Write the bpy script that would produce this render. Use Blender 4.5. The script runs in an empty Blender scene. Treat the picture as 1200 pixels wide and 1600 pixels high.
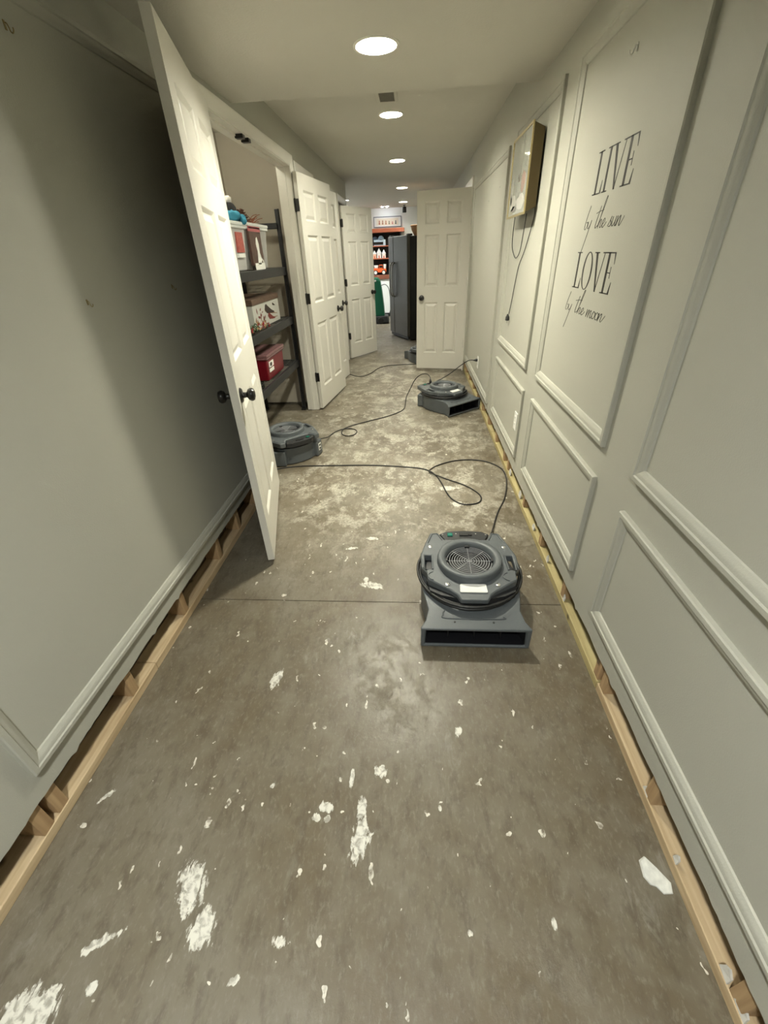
import bpy, bmesh, math, random
from mathutils import Vector, Matrix, noise as mnoise
random.seed(7)
C = bpy.context.scene.collection
SC = bpy.context.scene

# ------------------------------------------------------------------ camera
F_PX, PITCH, YAW, ROLL, CAM_H = 649.13, 0.55664, -0.08521, -0.04371, 1.43444
def cam_axes():
    cy, sy, cp, sp = math.cos(YAW), math.sin(YAW), math.cos(PITCH), math.sin(PITCH)
    f = Vector((sy*cp, cy*cp, -sp)); r = Vector((cy, -sy, 0)); u = r.cross(f)
    cr, sr = math.cos(ROLL), math.sin(ROLL)
    return cr*r + sr*u, -sr*r + cr*u, f
cam_data = bpy.data.cameras.new('camera')
cam = bpy.data.objects.new('camera', cam_data); C.objects.link(cam)
r_, u_, f_ = cam_axes()
cam.matrix_world = Matrix(((r_.x, u_.x, -f_.x, 0), (r_.y, u_.y, -f_.y, 0), (r_.z, u_.z, -f_.z, CAM_H), (0, 0, 0, 1)))
cam_data.sensor_fit = 'HORIZONTAL'; cam_data.sensor_width = 36.0
cam_data.lens = F_PX*36.0/1200.0
cam_data.clip_start = 0.02
SC.camera = cam

# ------------------------------------------------------------------ world, exposure
world = bpy.data.worlds.new('world'); SC.world = world; world.use_nodes = True
world.node_tree.nodes['Background'].inputs[0].default_value = (0.02, 0.02, 0.02, 1)
SC.view_settings.view_transform = 'Standard'; SC.view_settings.look = 'None'
SC.view_settings.gamma = 1.0; SC.view_settings.use_curve_mapping = False
SC.view_settings.exposure = 2.42
WARM = (1.0, 0.97, 0.80); SOFT = (0.98, 1.0, 0.95); COOL = (0.92, 0.97, 1.0)
HALL_LIGHT, FAR_LIGHT, BACK_LIGHT, CLOSET_LIGHT = 95.0, 60.0, 175.0, 45.0

# ------------------------------------------------------------------ materials
MATS = {}
def mat(name, col, rough=0.5, metal=0.0, emit=None, strength=0, bump=0.0, bscale=200.0, var=0.0, vscale=6.0, spec=0.5, trans=0.0, alpha=None, coat=0.0):
    if name in MATS: return MATS[name]
    m = bpy.data.materials.new(name); m.use_nodes = True
    nt = m.node_tree; b = nt.nodes['Principled BSDF']
    b.inputs['Base Color'].default_value = (*col, 1); b.inputs['Roughness'].default_value = rough
    b.inputs['Metallic'].default_value = metal; b.inputs['Specular IOR Level'].default_value = spec
    if trans: b.inputs['Transmission Weight'].default_value = trans
    if coat: b.inputs['Coat Weight'].default_value = coat
    if alpha is not None: b.inputs['Alpha'].default_value = alpha
    if emit:
        b.inputs['Emission Color'].default_value = (*emit, 1); b.inputs['Emission Strength'].default_value = strength
    tc = nt.nodes.new('ShaderNodeTexCoord')
    if var:
        n = nt.nodes.new('ShaderNodeTexNoise'); n.inputs['Scale'].default_value = vscale; n.inputs['Detail'].default_value = 6
        nt.links.new(tc.outputs['Object'], n.inputs['Vector'])
        mx = nt.nodes.new('ShaderNodeMixRGB'); mx.blend_type = 'MIX'
        mx.inputs[1].default_value = (*[c*(1-var) for c in col], 1); mx.inputs[2].default_value = (*[min(1, c*(1+var)) for c in col], 1)
        nt.links.new(n.outputs['Fac'], mx.inputs[0]); nt.links.new(mx.outputs[0], b.inputs['Base Color'])
    if bump:
        n = nt.nodes.new('ShaderNodeTexNoise'); n.inputs['Scale'].default_value = bscale; n.inputs['Detail'].default_value = 3
        nt.links.new(tc.outputs['Object'], n.inputs['Vector'])
        bp = nt.nodes.new('ShaderNodeBump'); bp.inputs['Strength'].default_value = bump; bp.inputs['Distance'].default_value = 0.002
        nt.links.new(n.outputs['Fac'], bp.inputs['Height']); nt.links.new(bp.outputs[0], b.inputs['Normal'])
    MATS[name] = m
    return m

def wood(name, c1, c2, rough=0.65, axis=1, knots=True):
    m = bpy.data.materials.new(name); m.use_nodes = True; nt = m.node_tree; b = nt.nodes['Principled BSDF']
    b.inputs['Roughness'].default_value = rough
    tc = nt.nodes.new('ShaderNodeTexCoord'); mp = nt.nodes.new('ShaderNodeMapping')
    s = [38, 38, 38]; s[axis] = 2.2; mp.inputs['Scale'].default_value = s
    nt.links.new(tc.outputs['Object'], mp.inputs[0])
    n = nt.nodes.new('ShaderNodeTexNoise'); n.inputs['Scale'].default_value = 1.3; n.inputs['Detail'].default_value = 5; n.inputs['Distortion'].default_value = 0.6
    nt.links.new(mp.outputs[0], n.inputs['Vector'])
    r = nt.nodes.new('ShaderNodeValToRGB'); r.color_ramp.elements[0].color = (*c1, 1); r.color_ramp.elements[1].color = (*c2, 1)
    r.color_ramp.elements[0].position = .32; r.color_ramp.elements[1].position = .68
    nt.links.new(n.outputs['Fac'], r.inputs[0])
    out = r.outputs[0]
    if knots:
        v = nt.nodes.new('ShaderNodeTexVoronoi'); v.inputs['Scale'].default_value = 6.5
        nt.links.new(tc.outputs['Object'], v.inputs['Vector'])
        k = nt.nodes.new('ShaderNodeValToRGB'); k.color_ramp.elements[0].position = .06; k.color_ramp.elements[1].position = .13
        k.color_ramp.elements[0].color = (.3, .3, .3, 1); k.color_ramp.elements[1].color = (1, 1, 1, 1)
        nt.links.new(v.outputs['Distance'], k.inputs[0])
        mx = nt.nodes.new('ShaderNodeMixRGB'); mx.blend_type = 'MULTIPLY'; mx.inputs[0].default_value = 1
        nt.links.new(out, mx.inputs[1]); nt.links.new(k.outputs[0], mx.inputs[2]); out = mx.outputs[0]
    nt.links.new(out, b.inputs['Base Color'])
    return m

WALL = mat('wall_paint', (0.425, 0.42, 0.365), 0.55, bump=0.25, bscale=260, var=0.03, vscale=2.0, spec=0.35)
CEIL = mat('ceiling_paint', (0.60, 0.58, 0.52), 0.8, bump=0.5, bscale=120, var=0.03, vscale=3)
TRIM = mat('trim_white', (0.74, 0.72, 0.66), 0.35, var=0.02, vscale=4)
DOOR = mat('door_white', (0.71, 0.69, 0.63), 0.36, bump=0.08, bscale=180)
FARWALL = mat('far_wall_white', (0.86, 0.88, 0.86), 0.6)
CLOSET = mat('closet_paint', (0.46, 0.42, 0.35), 0.7, bump=0.2, bscale=200)
GYP = mat('gypsum_edge', (0.62, 0.60, 0.55), 0.9, var=0.2, vscale=60)
KRAFT_SHADED = mat('kraft_shaded', (0.11, 0.075, 0.045), 0.9)  # brown backing paper with the stud cavity's shade put into its colour
DARK = mat('cavity_dark', (0.06, 0.045, 0.03), 0.9)
BLACK = mat('black_hardware', (0.012, 0.011, 0.010), 0.3)
PLASTIC = mat('grey_plastic', (0.092, 0.103, 0.110), 0.42, bump=0.3, bscale=420, var=0.06, vscale=12)
PLASTIC_D = mat('dark_plastic', (0.018, 0.019, 0.021), 0.45)
DUCT = mat('duct_black', (0.006, 0.006, 0.008), 0.5)
RUBBER = mat('rubber_black', (0.012, 0.012, 0.012), 0.45)
CHROME = mat('screw_steel', (0.75, 0.75, 0.74), 0.25, metal=1.0)
WIRE = mat('grille_wire', (0.50, 0.51, 0.53), 0.35, metal=0.5)
PAPER = mat('label_white', (0.80, 0.80, 0.76), 0.5)
GREEN_SW = mat('switch_green', (0.0, 0.16, 0.11), 0.3)
PLATE = mat('outlet_white', (0.82, 0.82, 0.79), 0.3)
PINE = wood('pine', (0.42, 0.30, 0.17), (0.58, 0.45, 0.28), axis=1)
PINE_V = wood('pine_stud', (0.32, 0.20, 0.10), (0.48, 0.33, 0.18), axis=2)
TREATED = wood('treated_lumber', (0.36, 0.29, 0.13), (0.50, 0.42, 0.21), axis=1)
RACK = mat('rack_charcoal', (0.014, 0.0145, 0.016), 0.45, var=0.1, vscale=20)
STEEL_DK = mat('slate_steel', (0.062, 0.058, 0.048), 0.36, metal=0.35, bump=0.04, bscale=300)
FR_BLACK = mat('fridge_black', (0.004, 0.004, 0.004), 0.45)
GOLD = mat('gold_brown', (0.060, 0.040, 0.010), 0.45, metal=0.1)
CLEAR = mat('clear_plastic', (0.80, 0.80, 0.78), 0.25, trans=0.55)
INK = mat('lettering_black', (0.016, 0.015, 0.014), 0.5)

def floor_material():
    m = bpy.data.materials.new('stained_concrete'); m.use_nodes = True; nt = m.node_tree; N = nt.nodes; L = nt.links
    b = N['Principled BSDF']
    tc = N.new('ShaderNodeTexCoord'); P = tc.outputs['Object']
    def math_(op, a, bb=None, clamp=False):
        n = N.new('ShaderNodeMath'); n.operation = op; n.use_clamp = clamp
        for i, v in enumerate((a, bb)):
            if v is None: continue
            if isinstance(v, (int, float)): n.inputs[i].default_value = v
            else: L.new(v, n.inputs[i])
        return n.outputs[0]
    def noise(scale, detail=4, dist=0, stretch=(1, 1, 1), off=(0, 0, 0), rough=.55):
        mp = N.new('ShaderNodeMapping'); mp.inputs['Scale'].default_value = stretch; mp.inputs['Location'].default_value = off
        L.new(P, mp.inputs[0])
        n = N.new('ShaderNodeTexNoise'); n.inputs['Scale'].default_value = scale; n.inputs['Detail'].default_value = detail
        n.inputs['Distortion'].default_value = dist; n.inputs['Roughness'].default_value = rough
        L.new(mp.outputs[0], n.inputs['Vector']); return n.outputs['Fac']
    def ramp(v, a, bb):
        n = N.new('ShaderNodeMapRange'); n.interpolation_type = 'SMOOTHSTEP'
        n.inputs[1].default_value = a; n.inputs[2].default_value = bb; L.new(v, n.inputs[0]); return n.outputs[0]
    def mix(f, a, c):
        n = N.new('ShaderNodeMixRGB')
        if isinstance(f, float): n.inputs[0].default_value = f
        else: L.new(f, n.inputs[0])
        for i, v in ((1, a), (2, c)):
            if isinstance(v, tuple): n.inputs[i].default_value = (*v, 1)
            else: L.new(v, n.inputs[i])
        return n.outputs[0]
    sep = N.new('ShaderNodeSeparateXYZ'); L.new(P, sep.inputs[0]); X, Y = sep.outputs[0], sep.outputs[1]
    base = mix(ramp(noise(1.6, 5, .5), .35, .68), (0.118, 0.092, 0.056), (0.165, 0.146, 0.108))
    base = mix(math_('MULTIPLY', ramp(noise(9, 6, .3), .42, .7), .5), base, (0.185, 0.165, 0.125))
    base = mix(math_('MULTIPLY', ramp(noise(26, 5, .2, (1, .45, 1), rough=.65), .46, .68), .6), base, (0.085, 0.066, 0.042))
    base = mix(math_('MULTIPLY', ramp(noise(85, 4, .3, (1, .5, 1), rough=.7), .5, .72), .5), base, (0.23, 0.21, 0.17))
    # trodden joint compound dust: heaviest in the middle of the hall
    zone = math_('MULTIPLY', ramp(Y, 1.45, 2.6), math_('SUBTRACT', 1.0, ramp(Y, 5.5, 9.0)))
    xz = math_('SUBTRACT', 1.0, math_('MULTIPLY', ramp(math_('ABSOLUTE', math_('ADD', X, .15)), .45, .95), .65))
    zone = math_('MULTIPLY', zone, xz)
    sm1 = math_('MULTIPLY', ramp(noise(6.5, 10, .25, (1, .8, 1), rough=.76), .475, .575), ramp(noise(2.1, 3, 0, off=(3, 1, 0)), .33, .55))
    sm2 = math_('MULTIPLY', ramp(noise(17, 9, .2, (1, .7, 1), off=(6, 4, 0), rough=.74), .50, .60), ramp(noise(3.3, 3, 0, off=(1, 9, 0)), .38, .6))
    grain = noise(70, 6, .4, (1, .7, 1), off=(2, 5, 0), rough=.75)
    smear = math_('MULTIPLY', math_('MAXIMUM', sm1, math_('MULTIPLY', sm2, .9)), math_('ADD', .38, math_('MULTIPLY', ramp(grain, .40, .60), .62)))
    white = (0.57, 0.54, 0.455)
    col = mix(math_('MULTIPLY', math_('MULTIPLY', smear, zone), .9), base, white)
    veil = math_('MULTIPLY', math_('MULTIPLY', zone, ramp(noise(3.2, 5, .5, off=(5, 7, 0)), .38, .62)), .30)
    col = mix(veil, col, (0.30, 0.27, 0.21))
    # faint pale scuffs near the camera
    near = math_('MULTIPLY', math_('SUBTRACT', 1.0, ramp(Y, 1.2, 2.2)), ramp(noise(2.7, 4, .4, off=(9, 2, 0)), .5, .72))
    scuff = math_('MULTIPLY', ramp(noise(20, 7, .8, (1.3, .5, 1), rough=.7), .5, .68), near)
    col = mix(math_('MULTIPLY', scuff, .65), col, (0.30, 0.29, 0.25))
    d0 = noise(55, 5, .5)
    # scattered flecks and drips
    def flecks(scale, thr, off, stretch, amount):
        mp = N.new('ShaderNodeMapping'); mp.inputs['Scale'].default_value = stretch; mp.inputs['Location'].default_value = off; L.new(P, mp.inputs[0])
        dn = N.new('ShaderNodeTexNoise'); dn.inputs['Scale'].default_value = 30; L.new(P, dn.inputs['Vector'])
        ad = N.new('ShaderNodeMixRGB'); ad.blend_type = 'ADD'; ad.inputs[0].default_value = .05
        L.new(mp.outputs[0], ad.inputs[1]); L.new(dn.outputs['Color'], ad.inputs[2])
        v = N.new('ShaderNodeTexVoronoi'); v.inputs['Scale'].default_value = scale; L.new(ad.outputs[0], v.inputs['Vector'])
        sp = N.new('ShaderNodeSeparateColor'); L.new(v.outputs['Color'], sp.inputs[0])
        size = math_('MULTIPLY', math_('POWER', sp.outputs[0], 4.0), thr)
        keep = math_('GREATER_THAN', sp.outputs[1], 1.0-amount)
        return math_('MULTIPLY', math_('LESS_THAN', v.outputs['Distance'], size), keep)
    fl = math_('MAXIMUM', flecks(10, .13, (0, 0, 0), (1, .8, 1), .5), flecks(34, .30, (4, 2, 0), (1, .7, 1), .40))
    fl = math_('MAXIMUM', fl, flecks(16, .2, (7, 3, 0), (1.9, .5, 1), .3))
    col = mix(math_('MULTIPLY', fl, ramp(d0, .3, .62)), col, (0.66, 0.63, 0.55))
    # large ragged splats of compound (place, radius, streak)
    d1 = noise(20, 7, .5, (1.5, .7, 1), rough=.72); d2 = noise(60, 4, .6, (1.4, .5, 1))
    splats = [(-.600, .385, .034, .055, .3), (-.535, .300, .030, .035, 0), (-.152, .515, .024, .048, -.2), (-.160, .590, .013, .03, .1), (-.270, .588, .020, .014, 0),
              (-.293, .560, .011, .011, 0), (-.258, .556, .009, .009, 0), (-.108, .700, .019, .020, 0), (-.875, .140, .055, .05, .3),
              (-.215, 1.590, .055, .022, -.25), (-.25, 1.635, .014, .016, 0), (-.33, .29, .018, .014, 0), (-.78, .265, .05, .010, .5), (-.974, .590, .008, .028, -.7),
              (-.199, .68, .006, .025, 0), (-.55, 1.03, .018, .04, -.4), (.155, .84, .012, .02, 0), (.245, 2.62, .07, .03, .2), (.29, 2.40, .05, .03, .2),
              (-.75, .19, .012, .010, 0), (.08, .60, .006, .008, 0), (.35, .36, .006, .012, 0), (-.45, .64, .007, .007, 0),
              (-.42, .22, .012, .007, .4), (.14, .33, .006, .006, 0), (-.36, 1.9, .03, .012, .2), (-.25, 2.0, .04, .014, 0)]
    tot = None
    for (sx, sy, rx, ry, rot) in splats:
        mp = N.new('ShaderNodeMapping'); mp.vector_type = 'TEXTURE'
        mp.inputs['Location'].default_value = (sx, sy, 0); mp.inputs['Rotation'].default_value = (0, 0, rot); mp.inputs['Scale'].default_value = (rx*1.25, ry*1.25, 1)
        L.new(P, mp.inputs[0])
        ln = N.new('ShaderNodeVectorMath'); ln.operation = 'LENGTH'; L.new(mp.outputs[0], ln.inputs[0])
        v = math_('SUBTRACT', 1.0, ln.outputs['Value'])
        tot = v if tot is None else math_('MAXIMUM', tot, v)
    dd = math_('ADD', math_('MULTIPLY', math_('SUBTRACT', d1, .5), 2.4), math_('MULTIPLY', math_('SUBTRACT', d2, .5), 1.5))
    sp = ramp(math_('ADD', tot, dd), .12, .30)
    sp = math_('MULTIPLY', sp, ramp(tot, -.9, -.2))
    col = mix(math_('MULTIPLY', sp, math_('ADD', .35, math_('MULTIPLY', ramp(d0, .36, .56), .6))), col, (0.68, 0.665, 0.595))
    L.new(col, b.inputs['Base Color'])
    rg = math_('ADD', math_('MULTIPLY', noise(5, 5, .3, off=(2, 8, 0)), .28), math_('MULTIPLY', smear, .15))
    L.new(math_('ADD', rg, .26), b.inputs['Roughness'])
    bp = N.new('ShaderNodeBump'); bp.inputs['Strength'].default_value = .5; bp.inputs['Distance'].default_value = .0015
    hh = math_('ADD', math_('MULTIPLY', noise(60, 5), .6), math_('ADD', math_('MULTIPLY', sp, .8), math_('MULTIPLY', smear, .5)))
    L.new(hh, bp.inputs['Height']); L.new(bp.outputs[0], b.inputs['Normal'])
    return m
FLOOR = floor_material()

# ------------------------------------------------------------------ mesh helpers
def obj(name, bm, m, parent=None, smooth=None, bevel=0, seg=2):
    bmesh.ops.recalc_face_normals(bm, faces=bm.faces)
    me = bpy.data.meshes.new(name); bm.to_mesh(me); bm.free()
    for mm in (m if isinstance(m, (list, tuple)) else [m]): me.materials.append(mm)
    if smooth is not None:
        for p in me.polygons: p.use_smooth = True
        me.set_sharp_from_angle(angle=math.radians(smooth))
    o = bpy.data.objects.new(name, me); C.objects.link(o)
    if parent is not None: o.parent = parent
    if bevel:
        md = o.modifiers.new('bevel', 'BEVEL'); md.width = bevel; md.segments = seg; md.limit_method = 'ANGLE'; md.angle_limit = math.radians(35)
    return o
def empty(name, loc=(0, 0, 0), rz=0.0):
    o = bpy.data.objects.new(name, None); C.objects.link(o); o.location = loc; o.rotation_euler = (0, 0, rz); o.empty_display_size = .1
    return o
def tag(o, label, cat, group=None, kind=None):
    o['label'] = label
    if cat: o['category'] = cat
    if group: o['group'] = group
    if kind: o['kind'] = kind
    return o
def struct(o, label=None):
    o['kind'] = 'structure'
    if label: o['label'] = label
    return o
def box(bm, x0, x1, y0, y1, z0, z1, mi=0):
    v = [bm.verts.new(c) for c in ((x0, y0, z0), (x1, y0, z0), (x1, y1, z0), (x0, y1, z0), (x0, y0, z1), (x1, y0, z1), (x1, y1, z1), (x0, y1, z1))]
    for f in ((0, 3, 2, 1), (4, 5, 6, 7), (0, 1, 5, 4), (1, 2, 6, 5), (2, 3, 7, 6), (3, 0, 4, 7)):
        bm.faces.new([v[i] for i in f]).material_index = mi
    return v
def bbox(*a): bm = bmesh.new(); box(bm, *a); return bm
def lathe(bm, prof, n=32, c=(0, 0, 0), axis='z'):
    rings = []
    for r, h in prof:
        ring = []
        for i in range(n):
            a = 2*math.pi*i/n; x, y = r*math.cos(a), r*math.sin(a)
            p = {'z': (x, y, h), 'x': (h, x, y), 'y': (x, h, y)}[axis]
            ring.append(bm.verts.new((c[0]+p[0], c[1]+p[1], c[2]+p[2])))
        rings.append(ring)
    for a, b in zip(rings, rings[1:]):
        for i in range(n): bm.faces.new((a[i], a[(i+1) % n], b[(i+1) % n], b[i]))
    bmesh.ops.remove_doubles(bm, verts=bm.verts, dist=1e-6)
def lathed(prof, n=32, c=(0, 0, 0), axis='z'): bm = bmesh.new(); lathe(bm, prof, n, c, axis); return bm
def smooth_path(pts, sub=8, closed=False):
    pts = [Vector(p) for p in pts]; n = len(pts); out = []
    rng = range(n) if closed else range(n-1)
    for i in rng:
        if closed: p0, p1, p2, p3 = pts[i-1], pts[i], pts[(i+1) % n], pts[(i+2) % n]
        else: p0, p1, p2, p3 = pts[max(i-1, 0)], pts[i], pts[i+1], pts[min(i+2, n-1)]
        for k in range(sub):
            t = k/sub
            out.append(.5*((2*p1)+(-p0+p2)*t+(2*p0-5*p1+4*p2-p3)*t*t+(-p0+3*p1-3*p2+p3)*t**3))
    if not closed: out.append(pts[-1])
    return out
def tube(bm, pts, r, n=8, closed=False):
    pts = [Vector(p) for p in pts]; m = len(pts); rings = []; up = None
    for i, p in enumerate(pts):
        a = pts[i-1] if (i or closed) else p; b = pts[(i+1) % m] if (i < m-1 or closed) else p
        t = (b-a).normalized()
        if up is None: up = t.orthogonal().normalized()
        up = (up - t*up.dot(t)).normalized(); s = t.cross(up)
        rings.append([bm.verts.new(p+r*(math.cos(2*math.pi*k/n)*up+math.sin(2*math.pi*k/n)*s)) for k in range(n)])
    for i in range(m if closed else m-1):
        a, b = rings[i], rings[(i+1) % m]
        sh = 0
        if closed and i == m-1:
            sh = min(range(n), key=lambda q: (a[0].co-b[q].co).length)
        for k in range(n): bm.faces.new((a[k], a[(k+1) % n], b[(k+1+sh) % n], b[(k+sh) % n]))
    if not closed: bm.faces.new(rings[0][::-1]); bm.faces.new(rings[-1])
def tubed(pts, r, n=8, closed=False, sub=0):
    bm = bmesh.new(); tube(bm, smooth_path(pts, sub, closed) if sub else pts, r, n, closed); return bm
def slab(outer, holes, z0, z1, zf=None):
    """polygon with holes extruded from z0 to z1; zf(x,y) may replace z1"""
    bm = bmesh.new(); loops = []
    for lp in [outer]+holes:
        vs = [bm.verts.new((x, y, z0)) for x, y in lp]; loops.append(vs)
        for a, b in zip(vs, vs[1:]+vs[:1]): bm.edges.new((a, b))
    bmesh.ops.triangle_fill(bm, edges=bm.edges[:], use_beauty=True, use_dissolve=False)
    bm.verts.ensure_lookup_table()
    top = {}
    faces = bm.faces[:]
    for v in bm.verts[:]: top[v] = bm.verts.new((v.co.x, v.co.y, zf(v.co.x, v.co.y) if zf else z1))
    for f in faces: bm.faces.new([top[v] for v in f.verts][::-1])
    for vs in loops:
        for a, b in zip(vs, vs[1:]+vs[:1]): bm.faces.new((a, b, top[b], top[a]))
    return bm
def copy_tree(o, parent=None):
    c = o.copy(); C.objects.link(c); c.parent = parent
    for ch in list(o.children): copy_tree(ch, c)
    return c
def place(o, M):
    o.matrix_local = M; return o

# ------------------------------------------------------------------ setting
XL, XR = -1.048, 0.674          # drywall faces
CLOW, CHIGH, STEP = 2.195, 2.362, 3.20
WT = 0.115                       # wall thickness
Y0, YEND, YFAR = -3.2, 7.90, 12.40
CLO = (2.68, 4.42, 2.085)        # closet opening y0,y1,head
D3 = (4.62, 5.27, 2.06)
D4 = (6.98, 7.66, 2.06)
D5 = (6.10, 6.75, 2.06)
JOINT = 1.473

bm = bmesh.new()
xs = (-4.6, 3.0)
for ya, yb in ((Y0, JOINT-.0022), (JOINT+.0022, YFAR+.3)):
    box(bm, xs[0], xs[1], ya, yb, -.10, 0)
box(bm, xs[0], xs[1], JOINT-.0022, JOINT+.0022, -.10, -.014)
struct(obj('floor', bm, FLOOR), 'bare stained concrete floor with white plaster smears and a control joint')

def rnd_hole(x, y, r): return [(x+r*math.cos(2*math.pi*i/40), y+r*math.sin(2*math.pi*i/40)) for i in range(40)]
R_CAN = .088
CANS_LOW = [(-.166, 2.575, R_CAN), (-.20, -.45, R_CAN)]
CANS_HIGH = [(-.186, 4.44, R_CAN), (-.205, 6.39, R_CAN), (-.212, 8.85, R_CAN), (-.246, 11.2, R_CAN), (-1.362, 10.28, .05), (-2.4, 11.2, .12)]
bm = slab([(-4.6, Y0), (3.0, Y0), (3.0, STEP), (-4.6, STEP)], [rnd_hole(*c) for c in CANS_LOW], CLOW, 2.62)
b2 = slab([(-4.6, STEP), (3.0, STEP), (3.0, YFAR+.3), (-4.6, YFAR+.3)], [rnd_hole(*c) for c in CANS_HIGH], CHIGH, 2.62)
me_ = bpy.data.meshes.new('tmp'); b2.to_mesh(me_); b2.free(); bm.from_mesh(me_); bpy.data.meshes.remove(me_)
struct(obj('ceiling', bm, CEIL), 'painted drywall ceiling that steps up along the hallway')

def drywall_run(bm, x0, x1, ya, yb, z1, zfun, seed):
    """sheet between x0 and x1 with a ragged lower edge following zfun"""
    n = max(2, int((yb-ya)/.018)); rows = []
    for i in range(n+1):
        y = ya+(yb-ya)*i/n
        z = zfun(y)+.0045*mnoise.noise((y*55, seed, 0))+.007*mnoise.noise((y*9, seed, 3))
        if mnoise.noise((y*24, seed, 9)) > .47: z -= .010
        rows.append([bm.verts.new((x0, y, z)), bm.verts.new((x1, y, z+.002*mnoise.noise((y*90, 5, seed)))), bm.verts.new((x1, y, z1)), bm.verts.new((x0, y, z1))])
    for a, b in zip(rows, rows[1:]):
        for k in range(4):
            f = bm.faces.new((a[k], a[(k+1) % 4], b[(k+1) % 4], b[k])); f.material_index = 1 if k == 0 else 0
    bm.faces.new(rows[0]); bm.faces.new(rows[-1][::-1])

def make_wall(name, x_face, sign, runs, heads, zfun, y_back_runs, label):
    """sign +1: room is towards +x. sheets 13 mm thick behind x_face"""
    bm = bmesh.new(); xb = x_face-sign*.013
    for i, (ya, yb, zt) in enumerate(runs): drywall_run(bm, x_face, xb, ya, yb, zt, zfun, 3.7*i+(11 if sign > 0 else 40))
    for (ya, yb, z0, z1) in heads: box(bm, min(x_face, xb), max(x_face, xb), ya, yb, z0, z1)
    w = struct(obj(name, bm, [WALL, GYP]), label)
    bm = bmesh.new(); a, b = x_face-sign*(WT-.013), x_face-sign*WT
    for (ya, yb) in y_back_runs: box(bm, min(a, b), max(a, b), ya, yb, 0, 2.4)
    for f in bm.faces:
        if all(abs(v.co.x-a) < 1e-6 for v in f.verts): f.material_index = 1
    for (ya, yb, z0, z1) in heads: box(bm, min(a, b), max(a, b), ya, yb, z0, z1)
    obj('back_board', bm, [CLOSET, KRAFT_SHADED], w)
    return w

zL = lambda y: .153+.013*max(0, min(y, 2.6))
zR = lambda y: .150+.006*math.sin(y*2.1)
wall_left = make_wall('wall_left', XL, +1, [(Y0, CLO[0]-.02, CLOW), (CLO[1]+.02, D3[0]-.02, CHIGH), (D3[1]+.02, D4[0]-.02, CHIGH), (D4[1]+.02, YEND, CHIGH)],
    [(CLO[0]-.02, STEP, CLO[2]+.02, CLOW), (STEP, CLO[1]+.02, CLO[2]+.02, CHIGH), (D3[0]-.02, D3[1]+.02, D3[2]+.02, CHIGH), (D4[0]-.02, D4[1]+.02, D4[2]+.02, CHIGH)],
    zL, [(Y0, CLO[0]-.02), (CLO[1]+.02, D3[0]-.02), (D3[1]+.02, D4[0]-.02), (D4[1]+.02, YEND)], 'grey painted left hallway wall cut open along the floor')
wall_right = make_wall('wall_right', XR, -1, [(Y0, STEP, CLOW), (STEP, D5[0]-.02, CHIGH), (D5[1]+.02, YFAR, CHIGH)],
    [(D5[0]-.02, D5[1]+.02, D5[2]+.02, CHIGH)], zR, [(Y0, D5[0]-.02), (D5[1]+.02, YFAR)], 'grey panelled right hallway wall cut open along the floor')

def plates(wall, x_face, sign, segs, studs):
    xf = x_face-sign*.013; xb = xf-sign*.087
    lo, hi = min(xf, xb), max(xf, xb)
    for ya, yb, m in segs:
        obj('bottom_plate', bbox(lo, hi, ya, yb, 0.0, .038), m, wall, bevel=.003)
    for y in studs:
        obj('stud', bbox(lo+.002, hi-.002, y-.019, y+.019, .0385, .62), PINE_V, wall, bevel=.002)
plates(wall_left, XL, +1, [(Y0, 1.06, PINE), (1.062, CLO[0]-.01, PINE), (CLO[1]+.01, D3[0]-.01, PINE), (D3[1]+.01, D4[0]-.01, PINE), (D4[1]+.01, YEND, PINE)],
       [-.32, .09, .478, .537, .925, 1.345, 1.76, 2.05, 2.36, 2.60, 4.47, 4.56, 5.33, 5.8, 6.3, 6.9, 7.75])
plates(wall_right, XR, -1, [(Y0, 1.03, PINE), (1.034, 3.6, TREATED), (3.604, D5[0]-.01, TREATED), (D5[1]+.01, YFAR, PINE)],
       [-.18, .245, .64, 1.0, 1.06, 1.49, 1.90, 2.31, 2.84, 3.0, 3.38, 3.8, 4.2, 4.6, 5.0, 5.4, 5.8, 6.04])
# torn scraps of drywall left along the right cut
for y, w_, h_ in ((.655, .03, .022), (.49, .018, .028), (.285, .03, .035), (.232, .035, .03), (1.47, .03, .03), (1.75, .025, .04), (2.05, .04, .035), (2.42, .05, .05), (2.75, .05, .045)):
    bm = bmesh.new()
    q = [(-w_/2, 0), (w_/2, .004), (w_*.35, h_*.7), (w_*.02, h_), (-w_*.4, h_*.55)]
    a = [bm.verts.new((XR+.0135+.001*i, y+u, .040+v)) for i, (u, v) in enumerate(q)]; b_ = [bm.verts.new((XR+.0185+.001*i, y+u, .040+v)) for i, (u, v) in enumerate(q)]
    bm.faces.new(a); bm.faces.new(b_[::-1])
    for i in range(5): bm.faces.new((a[i], a[(i+1) % 5], b_[(i+1) % 5], b_[i]))
    obj('drywall_scrap', bm, GYP, wall_right)

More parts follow.
